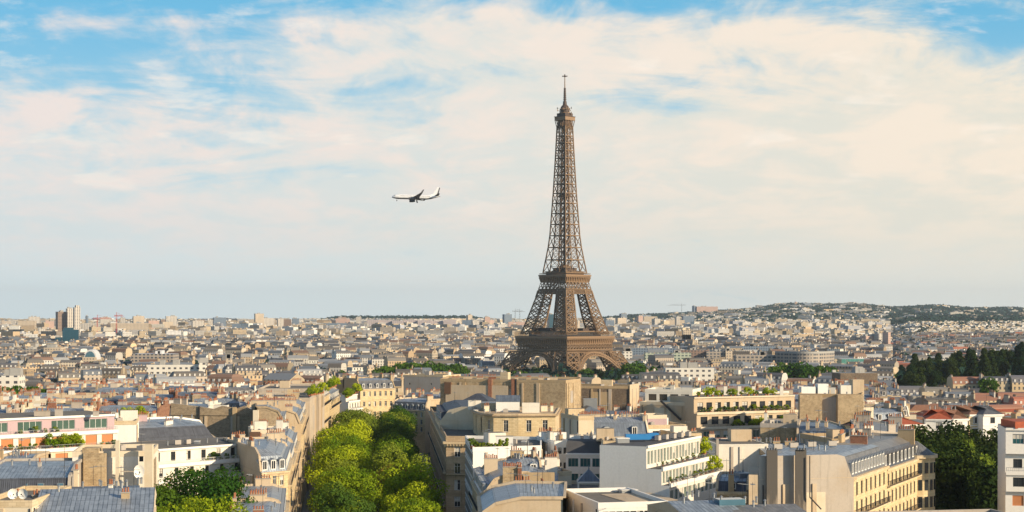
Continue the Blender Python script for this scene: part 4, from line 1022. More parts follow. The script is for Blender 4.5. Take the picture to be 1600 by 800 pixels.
for k in range(9): chimney(hw, WX(712+k*19, 560), 560-(k % 3), WZ(597, 545), rnd.uniform(1, 3), rnd.uniform(.6, 1.4), -.1, rnd.choice(['plaster_beige', 'brick_red', 'plaster_ochre']), rnd.randint(2, 6))
# pile of roofs in front
a = building('terrace_top_building', 'white walled rooftop terrace with potted plants above the avenue, grey bay windows on its side', [P(739, 338), P(846, 343), P(846, 368), (WX(727, 372), 372)], WZ(703, 340), [None, None, None, F('teal', rows=5, sp=2.6, w=2.0, h=1.7, fl=3.1)], roof='flat', wall='plaster_grey', party='plaster_pure', trim='plaster_pure', chim=False)
chimney(a, WX(788, 346), 348, WZ(703, 340), 3.6, 2.2, 0, 'plaster_pure', 0); chimney(a, WX(762, 341), 342, WZ(703, 340)-2.0, 3.2, 1.6, 0, 'plaster_beige', 7)
b = building('zinc_mansard_building', 'beige fire wall house with blue zinc mansard and dormers stepping along the avenue', [P(752, 306), P(872, 308), P(876, 334), (WX(738, 336), 336)], WZ(775, 308), [None, F(rows=3), None, F(rows=5, bal=(0, 2), sp=2.3, w=1.1, h=2.0, fl=3.1)], party='plaster_beige', steep='zinc_mid', upper='zinc_light', wall='stone_cream', h1=3.0, d1=2.2, d2=3.2, h2=1.2, chim=False)
z = WZ(775, 308)
chimney(b, WX(800, 307), 306.2, 27, 3.4, WZ(730, 306)-27, 0.02, 'rubble_light', 11); chimney(b, WX(812, 307), 305.7, 27, 0.7, WZ(731, 306)-27, 0.02, 'brick_red', 2)
chimney(b, WX(766, 312), 322, z+1.5, 2.6, 4.2, .1, 'plaster_beige', 7); chimney(b, WX(862, 320), 326, z+1, 2.4, 4.6, .1, 'plaster_white', 6); chimney(b, WX(830, 320), 330, z+2, 3.0, 3.0, .1, 'plaster_beige', 7)
mb = MB(); mb.box((WX(842, 306), 305.9, 27), (WX(866, 306)-WX(817, 306), .4, WZ(738, 306)-27), .02, 0); mb.build('render_panel', ['plaster_ochre'], b)
b = building('bottom_roof_building', 'zinc roofs with long rows of clay pots at the bottom centre edge', [P(752, 262), P(882, 262), P(884, 286), P(748, 288)], WZ(803, 262), [None, None, None, F(rows=2)], party='plaster_beige', steep='zinc_light', upper='zinc_light', h1=1.4, d1=2, d2=4, h2=.9, dorm=False, chim=False)
for px, Y, l, n, py in ((812, 283, 5.0, 12, 777), (852, 281, 4.0, 10, 779), (795, 264, 3.0, 8, 793), (842, 262.5, 2.5, 5, 795)): chimney(b, WX(px, Y), Y, 38, l, WZ(py, Y)-38-.8, .03, 'plaster_beige', n)
b = building('small_cream_block', 'small cream block with flat top between the beige fire wall and the teal windows', pxrect(858, 326, 893, 330, 14), WZ(741, 328), [None], roof='flat', party='plaster_cream', chim=True)
for (pa, ya, pb, yb, d, py, st, lb) in ((797, 322, 846, 324, 9, 741, 'zinc_mid', 'little zinc mansard with dormers wedged behind the beige fire wall chimney'), (847, 334, 872, 334, 8, 735, 'zinc_light', 'tiny pale mansard with dormer left of the teal windows'), (800, 283, 858, 284, 10, 797, 'zinc_light', 'small zinc mansard poking up at the bottom edge below the beige fire wall')):
    b = building('small_mansard_house', lb, pxrect(pa, ya, pb, yb, d), WZ(py, ya), [F(rows=1), None, None, F(rows=1)], wall='plaster_cream', party='plaster_beige', steep=st, upper='zinc_light', h1=2.0, d1=1.0, d2=1.6, h2=.6, dsp=2.2)
# white modern with teal windows
b = building('modern_building', 'white modern block with teal window bands and black sloped roof panels', pxrect(884, 346, 945, 345, 16), WZ(709, 345), [F('teal', rows=4, cols=3, w=2.1, h=1.75, fl=3.2, top=1.0, trim=False, mg=.3), None, None, None], wall='plaster_pure', party='plaster_white', steep='dark_roof', upper='dark_roof', h1=2.3, d1=2.2, d2=3, h2=.2, dorm=False, chim=False, trim='plaster_pure', blank_cap=False)
for px in (895, 903, 917, 931, 941): chimney(b, WX(px, 350), 352, WZ(692, 350), 1.2, 1.5, .1, 'plaster_pure', 0)
b = building('modern_building', 'white stair wing with grey shuttered strip windows left of the big white gable', pxrect(943, 338, 962, 338, 20), WZ(693, 340), [F('dark', rows=7, cols=1, w=1.6, h=1.5, fl=2.6, top=1.0, trim=False)], roof='flat', wall='plaster_pure', party='plaster_pure', chim=False)
b = building('modern_building', 'stepped white rooftop blocks left of the black roof panels', pxrect(866, 352, 892, 354, 16), WZ(694, 352), [F('dark', rows=3, cols=2, w=.8, h=1.3, trim=False)], roof='flat', wall='plaster_pure', party='plaster_pure', trim='plaster_pure')
b = building('rounded_terrace_building', 'pale curved terrace building at the foot of the teal windowed block', [P(885, 312), P(897, 303), P(930, 299), P(958, 303), P(965, 325), P(885, 330)], WZ(779, 303), [F(rows=3), F(rows=3), F(rows=3), None, None, None], roof='flat', wall='plaster_cream', party='plaster_cream', trim='plaster_cream', chim=False, clutter=False)
gz = base_thing('roof_pavilion', 'little terrace pavilion with pointed grey tent roof before the teal windows', 'pavilion', (WX(920, 312), 312, WZ(779, 303)))
X, z = WX(920, 312), WZ(779, 303)
mb = MB(); mb.face([(X-2.2, 309.8, z+2.4), (X+2.2, 309.8, z+2.4), (X, 312, z+4.6)], 0); mb.face([(X+2.2, 309.8, z+2.4), (X+2.2, 314.2, z+2.4), (X, 312, z+4.6)], 0); mb.face([(X-2.2, 314.2, z+2.4), (X-2.2, 309.8, z+2.4), (X, 312, z+4.6)], 0); mb.face([(X+2.2, 314.2, z+2.4), (X-2.2, 314.2, z+2.4), (X, 312, z+4.6)], 0); mb.cyl((X, 312, z+4.5), .15, .02, .9, 8, 0); mb.box((X, 312, z+2.1), (4.4, 4.4, .3), 0, 1); mb.build('tent_roof', ['zinc_mid', 'white_paint'], gz)
for sx in (-2, 2):
    for sy in (-2, 2): mb = MB(); mb.box((X+sx, 312+sy, z), (.22, .22, 2.1), 0, 0); mb.build('post', ['white_paint'], gz)
# big white gable with terraces to the right
A_, B_ = P(1046, 298), P(1127, 324)
sb = dict(trim=False)
wg = terraced('stepped_white_building', 'tall white stepped block, plain shaded gable and green glazed terraces on its sunlit side', rect(A_, B_, 13.5),
    [(WZ(759, 298), 0, F('band', sp=2.2, w=1.95, h=1.9, rows=3, fl=3.5, top=.9, mg=.2, **sb), None), (WZ(734, 298), 1.5, F('band', sp=1.7, w=1.45, h=2.1, rows=1, top=.5, mg=.2, **sb), None), (WZ(699, 298), 4.4, F('band', sp=1.6, w=1.35, h=2.5, rows=1, top=.9, mg=.3, **sb), None)], wall='plaster_white', party='plaster_pure', slab='plaster_pure', roofm='dark_roof')
z = WZ(699, 298); mid = P(996, 312)
for dx, dy, l, w in ((0, 0, 4.6, 1.6), (3.2, 3.0, 1.8, 2.0)): slab(wg, 'blue_tarp_screen', (mid[0]+dx, mid[1]+dy, z+.4), (l, w, 1.0), .1, 'blue_tarp')
for k in range(5): misc(wg, 'air_unit', mid[0]+4+k*1.7, mid[1]+2+k*2.6, z, 1.1)
misc(wg, 'roof_hatch', mid[0]-3, 309, z, .2, (1.6, 1.6, 1.6))
b = building('low_terrace_building', 'low white building with tiled deck in front of the big white gable', pxrect(935, 262, 1044, 270, 22), WZ(788, 266), [F('dark', rows=2, cols=9, w=1.0, h=1.6, trim=False)], roof='flat', wall='plaster_pure', party='plaster_pure', chim=False, upper='gravel_roof', trim='plaster_pure', clutter=False)
slab(b, 'tiled_deck', (WX(995, 280), 276, WZ(788, 266)+.04), (9, 12, .06), .3, 'plaster_beige')
misc(b, 'roof_hatch', WX(980, 285), 284, WZ(788, 266), .3, (2, 2, 1))
# dormered roof, pink wall
b = building('mansard_building', 'blue grey mansard house with two big dormers and long rows of clay pots', pxrect(927, 392, 1014, 399, 12), WZ(682, 395), [F(rows=3), None, None, None], wall='stone_cream', party='plaster_cream', steep='zinc_mid', upper='zinc_light', h1=3.4, d1=2.2, d2=3, h2=.8, dsp=4.4, chim=False)
z = WZ(682, 395)
for px, l, n in ((962, 3.2, 8), (1008, 3.6, 9), (985, 5, 11), (936, 4.0, 10)): chimney(b, WX(px, 398), 402 if px in (985, 936) else 399, z+1, l, 3.8, .1 if px in (985, 936) else 1.4, 'plaster_beige', n)
b = building('party_wall_building', 'pinkish plain wall with clay pots left of the two big dormers', pxrect(904, 392, 928, 393, 14), WZ(655, 392), [None], roof='flat', party='plaster_pink' if False else 'plaster_cream', chim=False)
chimney(b, WX(914, 393), 394, WZ(655, 392), 2.6, .9, 0, 'plaster_beige', 8)
b = building('low_white_building', 'low white house with pale pink top storey below the slanted drainpipe wall', pxrect(1012, 400, 1072, 408, 16), WZ(667, 404), [F('dark', rows=2, sp=2.4, w=1.5, h=1.7, trim=False)], roof='flat', wall='plaster_pure', party='plaster_pure', chim=False)
building('', '', pxrect(1012, 408, 1042, 412, 8), WZ(653, 408), [None], roof='flat', party='plaster_pink', trim='plaster_cream', base=WZ(667, 404), root=b, chim=False, clutter=False)
b = building('beige_gallery_building', 'beige wall with flat cornice in front of the planted terraces', pxrect(1060, 388, 1096, 392, 14), WZ(681, 390), [F('dark', rows=2, trim=False)], roof='flat', wall='plaster_cream', party='plaster_cream', chim=False)
# dark rubble wall
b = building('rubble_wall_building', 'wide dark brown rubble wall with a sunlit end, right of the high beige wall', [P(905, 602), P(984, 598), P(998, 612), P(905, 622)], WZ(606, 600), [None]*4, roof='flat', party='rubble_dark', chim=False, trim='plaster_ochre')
mb = MB(); q = [P(984, 597.7), P(998.6, 611.9), P(997, 613), P(983, 600)]; mb.prism(q, 20, WZ(601, 600), 0); mb.build('pier', ['plaster_beige'], b)  # added pale slab: sunlight on the wall's end put into its colour
b = building('blue_shed_building', 'blue zinc shed roof with metal box in front of the dark rubble wall', pxrect(908, 545, 945, 548, 14), WZ(646, 546), [None], roof='hip', upper='zinc_mid', party='plaster_grey', d1=4, h1=2.2)
slab(b, 'plant_room', (WX(922, 556), 556, WZ(646, 546)), (4.6, 4, 4.4), 0, 'grey_metal')
# planted beige terraces
bt = terraced('terraced_building', 'wide beige block with three planted terraces and metal railings, right of the tower', pxrect(1094, 478, 1252, 492, 24),
    [(WZ(668, 482), 0, F('green', sp=3.3, w=2.2, h=2.3, rows=3, top=.9, trim=False), None), (WZ(646, 482), 2.0, F('dark', sp=3.6, w=2.3, h=2.2, rows=1, top=.9, trim=False), None), (WZ(621, 482), 3.6, F('dark', sp=3.0, w=1.9, h=2.2, rows=1, top=1.5, trim=False), None)], wall='plaster_beige', party='plaster_beige', slab='plaster_cream', rail='dark_metal')
b = building('beige_gable_building', 'beige gable wall with slanted dark drainpipe left of the planted terraces', pxrect(1000, 492, 1096, 484, 22), WZ(632, 488), [None], roof='flat', party='plaster_beige', chim=False, trim='plaster_cream')
mb = MB(); mb.beam((WX(1032, 489), 488.4, WZ(626, 488)), (WX(1064, 486), 486, WZ(656, 487)), .55); mb.build('downpipe', ['dark_metal'], b)
building('', '', pxrect(1008, 496, 1082, 492, 14), WZ(612, 494), [F('dark', sp=3.2, w=2.4, h=1.9, rows=1, trim=False)], roof='flat', wall='plaster_white', party='plaster_cream', base=WZ(632, 488), root=b, trim='plaster_white')
b = terraced('terraced_building', 'penthouse row with white pergola frames on top of the planted beige terraces', pxrect(1094, 500, 1232, 508, 14), [(WZ(613, 503), 0, F('dark', sp=4, w=2.6, h=1.9, rows=1, trim=False), None)], wall='plaster_cream', base=WZ(621, 482)-.5)
for k in range(6):
    mb = MB(); px = 1112+k*22; mb.box((WX(px, 496), 497, WZ(621, 482)), (1.0, .8, 2.6), 0, 0); mb.build('pergola_post', ['plaster_white'], b)
# rubble towers at right
rb = building('rubble_wall_building', 'tan rubble fire walls either side of a smooth recess, right of the planted terraces', pxrect(1248, 456, 1346, 452, 20), WZ(619, 455), [None, F('dark', rows=3, w=1.4, h=1.6)], roof='flat', party='plaster_sand', wall='plaster_white', chim=False, trim='plaster_ochre')
for p0, p1, py in ((1248, 1283, 617), (1306, 1346, 616)):
    mb = MB(); mb.box((WX((p0+p1)/2, 454), 453.6+(0 if p0 < 1300 else -1.2), 24), (WX(p1, 454)-WX(p0, 454), 2.4, WZ(py, 454)-24), -.04*0, 0); mb.build('rubble_pier', ['rubble_light'], rb)
z = WZ(619, 455)
for px, l, h, m in ((1262, 4, 2.2, 'plaster_pure'), (1285, 3, 3.0, 'plaster_pure'), (1322, 3.5, 2.6, 'plaster_white'), (1340, 3.2, 4.2, 'plaster_beige'), (1300, 2, 1.4, 'plaster_beige')): slab(rb, 'lift_housing', (WX(px, 464), 465, z), (l, 3, h), .1, m)
mb = MB(); mb.box((WX(1351, 455), 456, WZ(660, 455)), (3.0, 4, 2.8), 0, 0); mb.box((WX(1351, 455), 456, WZ(660, 455)+2.8), (3.3, 4.3, .25), 0, 1); mb.build('bay_window', ['glass_green', 'dark_metal'], rb)
# big grey party wall
z9 = 46.2
B9, C9 = P(1334, 270), P(1438, 316); M9 = lerp2(B9, C9, .46)
OP = F('open', rows=6, sp=2.9, w=1.2, h=2.1, fl=3.1, bal=(1, 3), top=.9)
g9 = building('big_party_wall_building', 'huge grey beige fire wall with two sooty stains and a short sunlit facade', [P(1186, 266), B9, M9, (M9[0]-17, M9[1]-3)], z9, [None, OP, None, None], wall='stone_yellow', party='plaster_sand', steep='slate_grey', upper='zinc_light', h1=3.4, d1=1.0, d2=1.0, h2=.35, dsp=2.0, chim=False, trim='stone_cream', blank_cap=False)
g8 = building('corner_facade_building', 'sunlit cream facade with dark roof and ornate corner bay beside the dark grove', [(M9[0]-9, M9[1]+3.5), (M9[0]-.15, M9[1]+.3), C9, (C9[0]-11, C9[1]+5)], z9-.6, [None, dict(OP, bal=(0, 2)), None, None], wall='stone_yellow', party='plaster_sand', steep='slate', upper='zinc_warm', h1=2.9, d1=1.6, d2=2.2, h2=1.0, dsp=2.9, trim='stone_cream')
mb = MB(); mb.prism([P(1170, 266), P(1192, 266.2), P(1192, 280), P(1170, 280)], 22, WZ(742, 266), 0); mb.build('side_wall', ['plaster_beige'], g9)
def stain():
    m, t, b = mat('soot'); uv = uvnode(t)
    tc = t.node('ShaderNodeTexCoord').outputs['Generated']; s = t.node('ShaderNodeSeparateXYZ'); t.put(s.inputs[0], tc)
    n = t.noise(t.scale(uv, (1.6, .25, 1)), 1.0, 6, .7)
    f = t.math('MULTIPLY', t.ramp(t.math('ADD', s.outputs[2], t.math('MULTIPLY', n, .5)), .78, 1.02), .9)
    t.put(b.inputs['Base Color'], t.mix(f, (.44, .36, .28), (.07, .065, .06))); b.inputs['Roughness'].default_value = .9
stain()
for px in (1202, 1248):
    mb = MB(); mb.box((WX(px+4, 265.6), 265.5+(px-1202)*.012, 22), (WX(px+17, 265)-WX(px, 265), .5, WZ(703, 266)-22), .01, 0); o = mb.build('flue', ['soot'], g9); place('chimney_pots', pots_mesh(4, 1.7, .4, 'dark_metal'), o, (WX(px+4, 265.6), 265.6, WZ(703, 266)), 0)
mb = MB(); mb.beam((WX(1264, 266), 265.3, WZ(712, 266)), (WX(1264, 266), 265.3, WZ(776, 266)), .14); mb.beam((WX(1264, 266), 265.3, WZ(776, 266)), (WX(1282, 266), 265.4, WZ(795, 266)), .2); mb.build('downpipe', ['dark_metal'], g9)
for px, Y in ((1240, 280), (1268, 282), (1300, 284), (1215, 277)): misc(g9, 'air_unit', WX(px, Y), Y, 50.2, .2, (1.1, 1.0, .9))
# corner bay with hanging plants at the far end of that facade
mb = MB(); mb.cyl((C9[0]-.6, C9[1]+1.2, 22), 3.6, 3.6, z9-22.6, 18, 0); mb.cyl((C9[0]-.6, C9[1]+1.2, z9-.6), 4.1, 4.1, .6, 18, 1); mb.cyl((C9[0]-.6, C9[1]+1.2, z9), 3.6, .4, 2.4, 18, 2)
for k in range(9):
    for fl in range(4):
        u = R(-150+k*20); mb.box((C9[0]-.6+3.56*math.cos(u), C9[1]+1.2+3.56*math.sin(u), z9-3.4-fl*3.2), (.16, .75, 2.0), u, 3)
mb.build('corner_bay', ['stone_yellow', 'stone_cream', 'slate_grey', 'glass_dark'], g8)
b = building('grey_roof_building', 'broad dull grey roof and dark mansard just behind the sunlit corner facade', [P(1340, 332), P(1420, 336), P(1425, 362), P(1330, 366)], WZ(697, 334), [None, F(rows=3), None, None], party='plaster_sand', steep='slate', upper='zinc_warm', h1=2.2, d1=2.0, d2=6, h2=.8, chim=True)
b = building('white_wall_building', 'smooth white fire wall with zinc roof left of the huge grey wall', pxrect(1122, 334, 1200, 335, 16), WZ(695, 334), [None], roof='flat', party='plaster_white', trim='plaster_white', chim=False, par=.1)
mb = MB(); mb.box((WX(1121, 333), 333.2, 24), (.5, .8, WZ(686, 333)-24), 0, 0); mb.build('flue', ['plaster_grey'], b)
b = building('zinc_roof_building', 'zinc roof with two squat chimneys between the white wall and the curved mansard', pxrect(1201, 330, 1278, 332, 16), WZ(712, 331), [None], roof='low', upper='zinc_light', party='plaster_beige', h1=1.8, chim=False)
for px in (1212, 1235): chimney(b, WX(px, 339), 338, 44, 1.4 if px == 1212 else 2.6, 3.0, 0, 'plaster_ochre', 3)
b = building('brick_top_building', 'low brown brick house with dark flat roof below the planted terraces', pxrect(1188, 372, 1262, 368, 18), WZ(667, 370), [None], roof='flat', party='rubble_light', trim='plaster_grey')
b = building('curved_mansard_building', 'pale mansard with closely set white dormers and three stout chimneys', [P(1246, 350), P(1322, 342), P(1330, 362), P(1250, 370)], WZ(697, 346), [F(rows=2), F(rows=2), None, None], party='plaster_beige', wall='stone_cream', steep='zinc_mid', upper='zinc_mid', h1=2.8, d1=1.5, d2=3, h2=.8, dsp=1.7, chim=False)
for px in (1262, 1277, 1291): chimney(b, WX(px, 352), 352, WZ(690, 350), 1.5, 4.0, 1.3, 'plaster_beige', 3)
b = building('ornate_building', 'brown ornate cornice building with a round plaque and air units', pxrect(1300, 326, 1398, 330, 16), WZ(690, 328), [None, F(rows=2)], roof='flat', party='plaster_sand', wall='stone_yellow', trim='plaster_ochre', chim=True)
# bottom right roofs
b = building('zinc_roof_building', 'zinc roof with glass lantern at the bottom edge right of the stepped white block', pxrect(1078, 236, 1172, 238, 20), WZ(812, 237), [None], roof='low', upper='zinc_light', party='plaster_beige', h1=1.6, chim=False)
slab(b, 'roof_lantern', (WX(1140, 246), 246, WZ(796, 246)), (4, 2.6, 1.6), .2, 'glass_sky')
b = building('blue_zinc_house', 'small blue zinc house with dormer and clay chimney below the white fire wall', pxrect(1120, 286, 1168, 282, 10), WZ(770, 284), [F(rows=2)], wall='plaster_ochre', steep='slate', upper='zinc_light', h1=1.6, d1=1.4, d2=2.5, h2=.5, chim=False, dsp=3)
chimney(b, WX(1143, 285), 285.5, 42, .9, 3.2, 0, 'plaster_ochre', 2); slab(b, 'roof_lantern', (WX(1162, 290), 290, WZ(762, 290)), (2.6, 2.6, 2.6), .3, 'zinc_mid')
b = building('skylight_roof_building', 'low roof with two large blue skylights at the foot of the huge grey wall', pxrect(1166, 236, 1276, 238, 18), WZ(814, 237), [None], roof='low', upper='zinc_warm', party='plaster_beige', h1=1.3, chim=False)
for px in (1215, 1236): misc(b, 'skylight', WX(px, 242), 241, WZ(804, 241), 0, (2, 1.6, 1))
b = building('stone_parapet_building', 'long worn grey terrace roof along the bottom right edge', pxrect(1400, 232, 1640, 236, 18), 42.3, [None], roof='flat', party='plaster_sand', trim='plaster_grey', chim=False, clutter=False)
# white houses to the right
def villa(pa, ya, pb, yb, py, lab, roofm='red_tile', wall='plaster_pure', d=11, rows=3, h1=2.2, rt='hip', inner=5):
    return building('house', lab, pxrect(pa, ya, pb, yb, d), WZ(py, ya), [F('dark', rows=rows, sp=3.6, w=1.5, h=1.7), F('dark', rows=rows, sp=3.4, w=1.2, h=1.7)], roof=rt, upper=roofm, wall=wall, party=wall, d1=inner, h1=h1, trim='plaster_pure')
villa(1348, 424, 1392, 440, 668, 'sunlit yellow house with tall dark windows right of the rubble walls', 'tile_brown', 'stone_yellow')
villa(1396, 430, 1443, 436, 664, 'white house with flat white top and orange tile skirt, left end of the villa row', 'red_tile', 'plaster_pure', h1=1.6)
villa(1446, 436, 1488, 432, 655, 'white villa with red hipped roof and two front windows above the dark trees', 'red_tile')
villa(1488, 440, 1512, 452, 655, 'bright white narrow villa right of the red hipped villa', 'tile_brown', 'plaster_pure')
villa(1514, 470, 1534, 478, 648, 'yellow villa with brown roof in the white villa row', 'tile_brown', 'stone_yellow')
villa(1536, 468, 1566, 476, 648, 'tall white villa near the right edge with slate roof', 'slate_grey')
villa(1402, 398, 1428, 402, 690, 'pale blue white small house half hidden by the dark trees', 'zinc_mid', 'plaster_white')
re_ = terraced('edge_tower_block', 'white block with red roof and stacked glazed balconies at the right edge', pxrect(1571, 305, 1640, 300, 14), [(WZ(770, 302), 0, F('shutter', sp=2.6, w=2.0, h=1.9, rows=2, trim=False), None), (WZ(741, 302), -.8, F('dark', sp=2.6, w=2.0, h=1.7, rows=1, trim=False), None), (WZ(711, 302), .8, F('dark', sp=2.8, w=1.6, h=1.7, rows=1, top=1, trim=False), None), (WZ(671, 302), -.2, F('teal', sp=2.6, w=2.0, h=1.8, rows=1, top=1.0, trim=False), None)], wall='plaster_pure', party='plaster_pure')
X = WX(1600, 306); mb = MB(); mb.prism([(X-2.2, 304), (X+6, 305), (X+6, 314), (X-2.2, 313)], WZ(671, 302), WZ(660, 302), 0, 1); mb.build('roof_storey', ['red_tile', 'red_tile'], re_)

# ------------------------------------------------------------------ plants on terraces, awnings, screens
def shrub(px, Y, z, s, label, group, bush=False):
    t = thing('potted_plant', label, 'plant', (WX(px, Y), Y, z), rnd.uniform(0, 6), group); t.scale = (s, s, s)
    c = new_obj('foliage', rnd.choice(BUSH if bush else SHRUB)); c.parent = t; c.location = (0, 0, .25)
    p = new_obj('pot', POT); p.parent = t
mbp = MB(); mbp.cyl((0, 0, 0), .26, .34, .42, 10, 0); POT = mbp.mesh('pot', ['pot_clay'])
def row(p0, y0, p1, y1, z, n, label, group, smin=.8, smax=1.5, bush=False):
    for i in range(n):
        t = (i+rnd.uniform(.1, .9))/n; shrub(p0+(p1-p0)*t, y0+(y1-y0)*t, z, rnd.uniform(smin, smax), label, group, bush and rnd.random() < .5)
def rowp(root, p0, p1, d, z, n, label, group, smin=.8, smax=1.4, bush=False, t0=0., t1=1.):
    nx, ny = -(p1[1]-p0[1]), p1[0]-p0[0]; l = math.hypot(nx, ny)
    for i in range(n):
        t = t0+(t1-t0)*(i+rnd.uniform(.15, .85))/n; q = lerp2(p0, p1, t); x, y = q[0]+nx/l*d, q[1]+ny/l*d; shrub(PXof(x, y), y, z, rnd.uniform(smin, smax), label, group, bush and rnd.random() < .6)
PA, PB = P(-30, 327), P(190, 347)
rowp(pk, PA, PB, 1.0, WZ(708, 330)+.1, 6, 'leafy bush in a pot on the middle terrace of the pink penthouse block', 'bushes on the pink block middle terrace', 1.0, 1.5, True, .48, .72)
rowp(pk, PA, PB, .9, WZ(708, 330)+.1, 4, 'low bush at the left end of the pink penthouse block terrace', 'low bushes left on the pink block', .8, 1.2, False, .2, .4)
rowp(pk, PA, PB, 3.2, WZ(684, 330)+.1, 4, 'small plant before the pink penthouse windows', 'plants before the pink penthouse', .8, 1.2, False, .3, .6)
rowp(pk, PA, PB, .9, WZ(708, 330)+.1, 4, 'reddish bush at the right end of the pink block terrace', 'bushes right on the pink block', .7, 1.0, False, .86, .99)
PA, PB = P(240, 327), P(412, 347)
rowp(wt, PA, PB, 2.6, WZ(729, 330)+.1, 8, 'potted shrub on the upper terrace of the long white stepped block', 'shrubs on the upper white terrace', .8, 1.5, False, .5, 1)
rowp(wt, PA, PB, .9, WZ(752, 330)+.1, 9, 'potted shrub on the lower terrace of the long white stepped block', 'shrubs on the lower white terrace', .8, 1.5, False, .3, 1)
row(733, 340.5, 792, 342.0, WZ(703, 340)+.1, 9, 'spiky plant on the white rooftop terrace beside the avenue', 'plants on the white rooftop terrace', .8, 1.8)
PA, PB = P(1094, 478), P(1252, 492)
rowp(bt, PA, PB, 2.9, WZ(646, 482)+.1, 18, 'terrace shrub on the upper level of the wide beige block', 'shrubs on the upper beige terrace', .9, 1.6, False, .03, .95)
rowp(bt, PA, PB, .9, WZ(668, 482)+.1, 16, 'terrace shrub on the middle level of the wide beige block', 'shrubs on the middle beige terrace', .8, 1.3, True, .3, .95)
rowp(bt, PA, PB, 4.6, WZ(621, 482)+.1, 14, 'roof garden shrub on top of the wide beige block', 'roof garden shrubs on the beige block', .8, 1.4, True, .05, .85)
rowp(wg, A_, B_, 3.2, WZ(734, 298)+.1, 8, 'small plant on the red deck of the stepped white block', 'plants on the red deck', .5, .9, False, .1, .9)
rowp(wg, A_, B_, .9, WZ(759, 298)+.1, 9, 'small plant on the lower ledge of the stepped white block', 'plants on the lower ledge', .5, .9, False, .1, .9)
for px, Y, z, s in ((1100, 331, WZ(734, 298), 1.5), (1112, 322, WZ(759, 298), 1.6)): shrub(px, Y, z, s, 'large yellow green bush ending the ' + ('upper' if z > 43 else 'lower') + ' terrace of the stepped white block', None, True)
row(190, 430, 230, 430, WZ(652, 430), 6, 'dense roof garden bush above the zinc roof by the slate house', 'roof garden bushes by the slate house', .9, 1.5, True)
row(482, 531, 505, 552, WZ(613, 560), 8, 'bush on top of the nearer streaked blank wall', 'bushes on the nearer blank wall', 1.0, 1.7, True)
row(512, 568, 525, 595, WZ(613, 560)+.6, 8, 'bush on top of the farther streaked blank wall', 'bushes on the farther blank wall', 1.0, 1.7, True)
row(540, 640, 560, 700, 41, 8, 'bush in the roof garden left of the yellow mansion', 'bushes left of the yellow mansion', 1.2, 2.2, True)

# ------------------------------------------------------------------ rooftops behind: houses one by one
def inpoly(p, poly, pad=0.0):
    n = len(poly)
    for i in range(n):
        a, b = poly[i], poly[(i+1) % n]; dx, dy = b[0]-a[0], b[1]-a[1]; l = math.hypot(dx, dy)
        if ((p[0]-a[0])*dy - (p[1]-a[1])*dx)/l > pad: return False
    return True
def avenue(x, y, pad=1): return 230 < y < 752 and interp(LEFTL, y)-pad < x < interp(RIGHTL, y)+pad
PARKS = [(594, 716, 1330, 1460), (1216, 1306, 1250, 1370), (-10, 90, 790, 850), (775, 1015, 1590, 1790), (985, 1012, 1400, 1480)]
def blocked(x, y):
    if avenue(x, y, 3): return True
    px = PXof(x, y)
    for a, b, c, d in PARKS:
        if a < px < b and c < y < d: return True
    if px > 1378 and 1030 < y < 1370: return True
    if px > 1425 and 285 < y < 425 and px < 1575: return True
    return False
def district(x, y):
    k = int(math.floor((x+300)/170)); j = int(math.floor(y/190)); r = random.Random(k*73+j*131)
    return r.uniform(-0.6, 0.6)
class Occ:
    def __init__(s): s.c = {}
    def ok(s, x, y, r):
        i, j = int(x//30), int(y//30)
        for a in (-1, 0, 1):
            for b in (-1, 0, 1):
                for (u, v, q) in s.c.get((i+a, j+b), ()):
                    if (u-x)**2+(v-y)**2 < (q+r)**2: return False
        return True
    def add(s, x, y, r): s.c.setdefault((int(x//30), int(y//30)), []).append((x, y, r))
occ = Occ()
WALLS = [('stone_cream', 'cream'), ('stone_yellow', 'yellow'), ('plaster_white', 'off white'), ('plaster_cream', 'pale'), ('plaster_beige', 'beige'), ('plaster_pure', 'white')]
ROOFS = [('slate_grey', 'zinc_light', 'grey mansard'), ('zinc_mid', 'zinc_light', 'zinc mansard'), ('slate', 'zinc_mid', 'dark slate mansard'), ('zinc_warm', 'zinc_warm', 'brownish zinc mansard')]
ANCH = [(882, 575, 'the lattice tower'), (590, 605, 'the yellow mansion'), (330, 635, 'the long rubble gables'), (120, 660, 'the pink penthouse'), (800, 597, 'the high beige wall'), (1150, 615, 'the planted beige terraces'), (1300, 617, 'the tan rubble walls'), (1470, 640, 'the red roofed villas'), (40, 612, 'the left edge tree row'), (945, 603, 'the dark rubble wall'), (500, 610, 'the streaked blank walls')]
pend = []
def lotrect(x, y, w, d, a):
    ca, sa = math.cos(a), math.sin(a); return [(x+ca*u-sa*v, y+sa*u+ca*v) for u, v in ((-w/2, -d/2), (w/2, -d/2), (w/2, d/2), (-w/2, d/2))]
def free(poly):
    cx_ = sum(p[0] for p in poly)/4; cy_ = sum(p[1] for p in poly)/4
    pts = poly + [lerp2(poly[i], poly[(i+1) % 4], .5) for i in range(4)] + [(cx_, cy_)]
    for p in pts:
        if blocked(*p): return False
        for q in FOOT:
            if abs(q[0][1]-p[1]) < 150 and inpoly(p, q, 1.0): return False
    for q in FOOT:
        if abs(q[0][1]-cy_) < 60:
            for k in q:
                if inpoly(k, poly, 1.0): return False
    return True
px_ = PXof
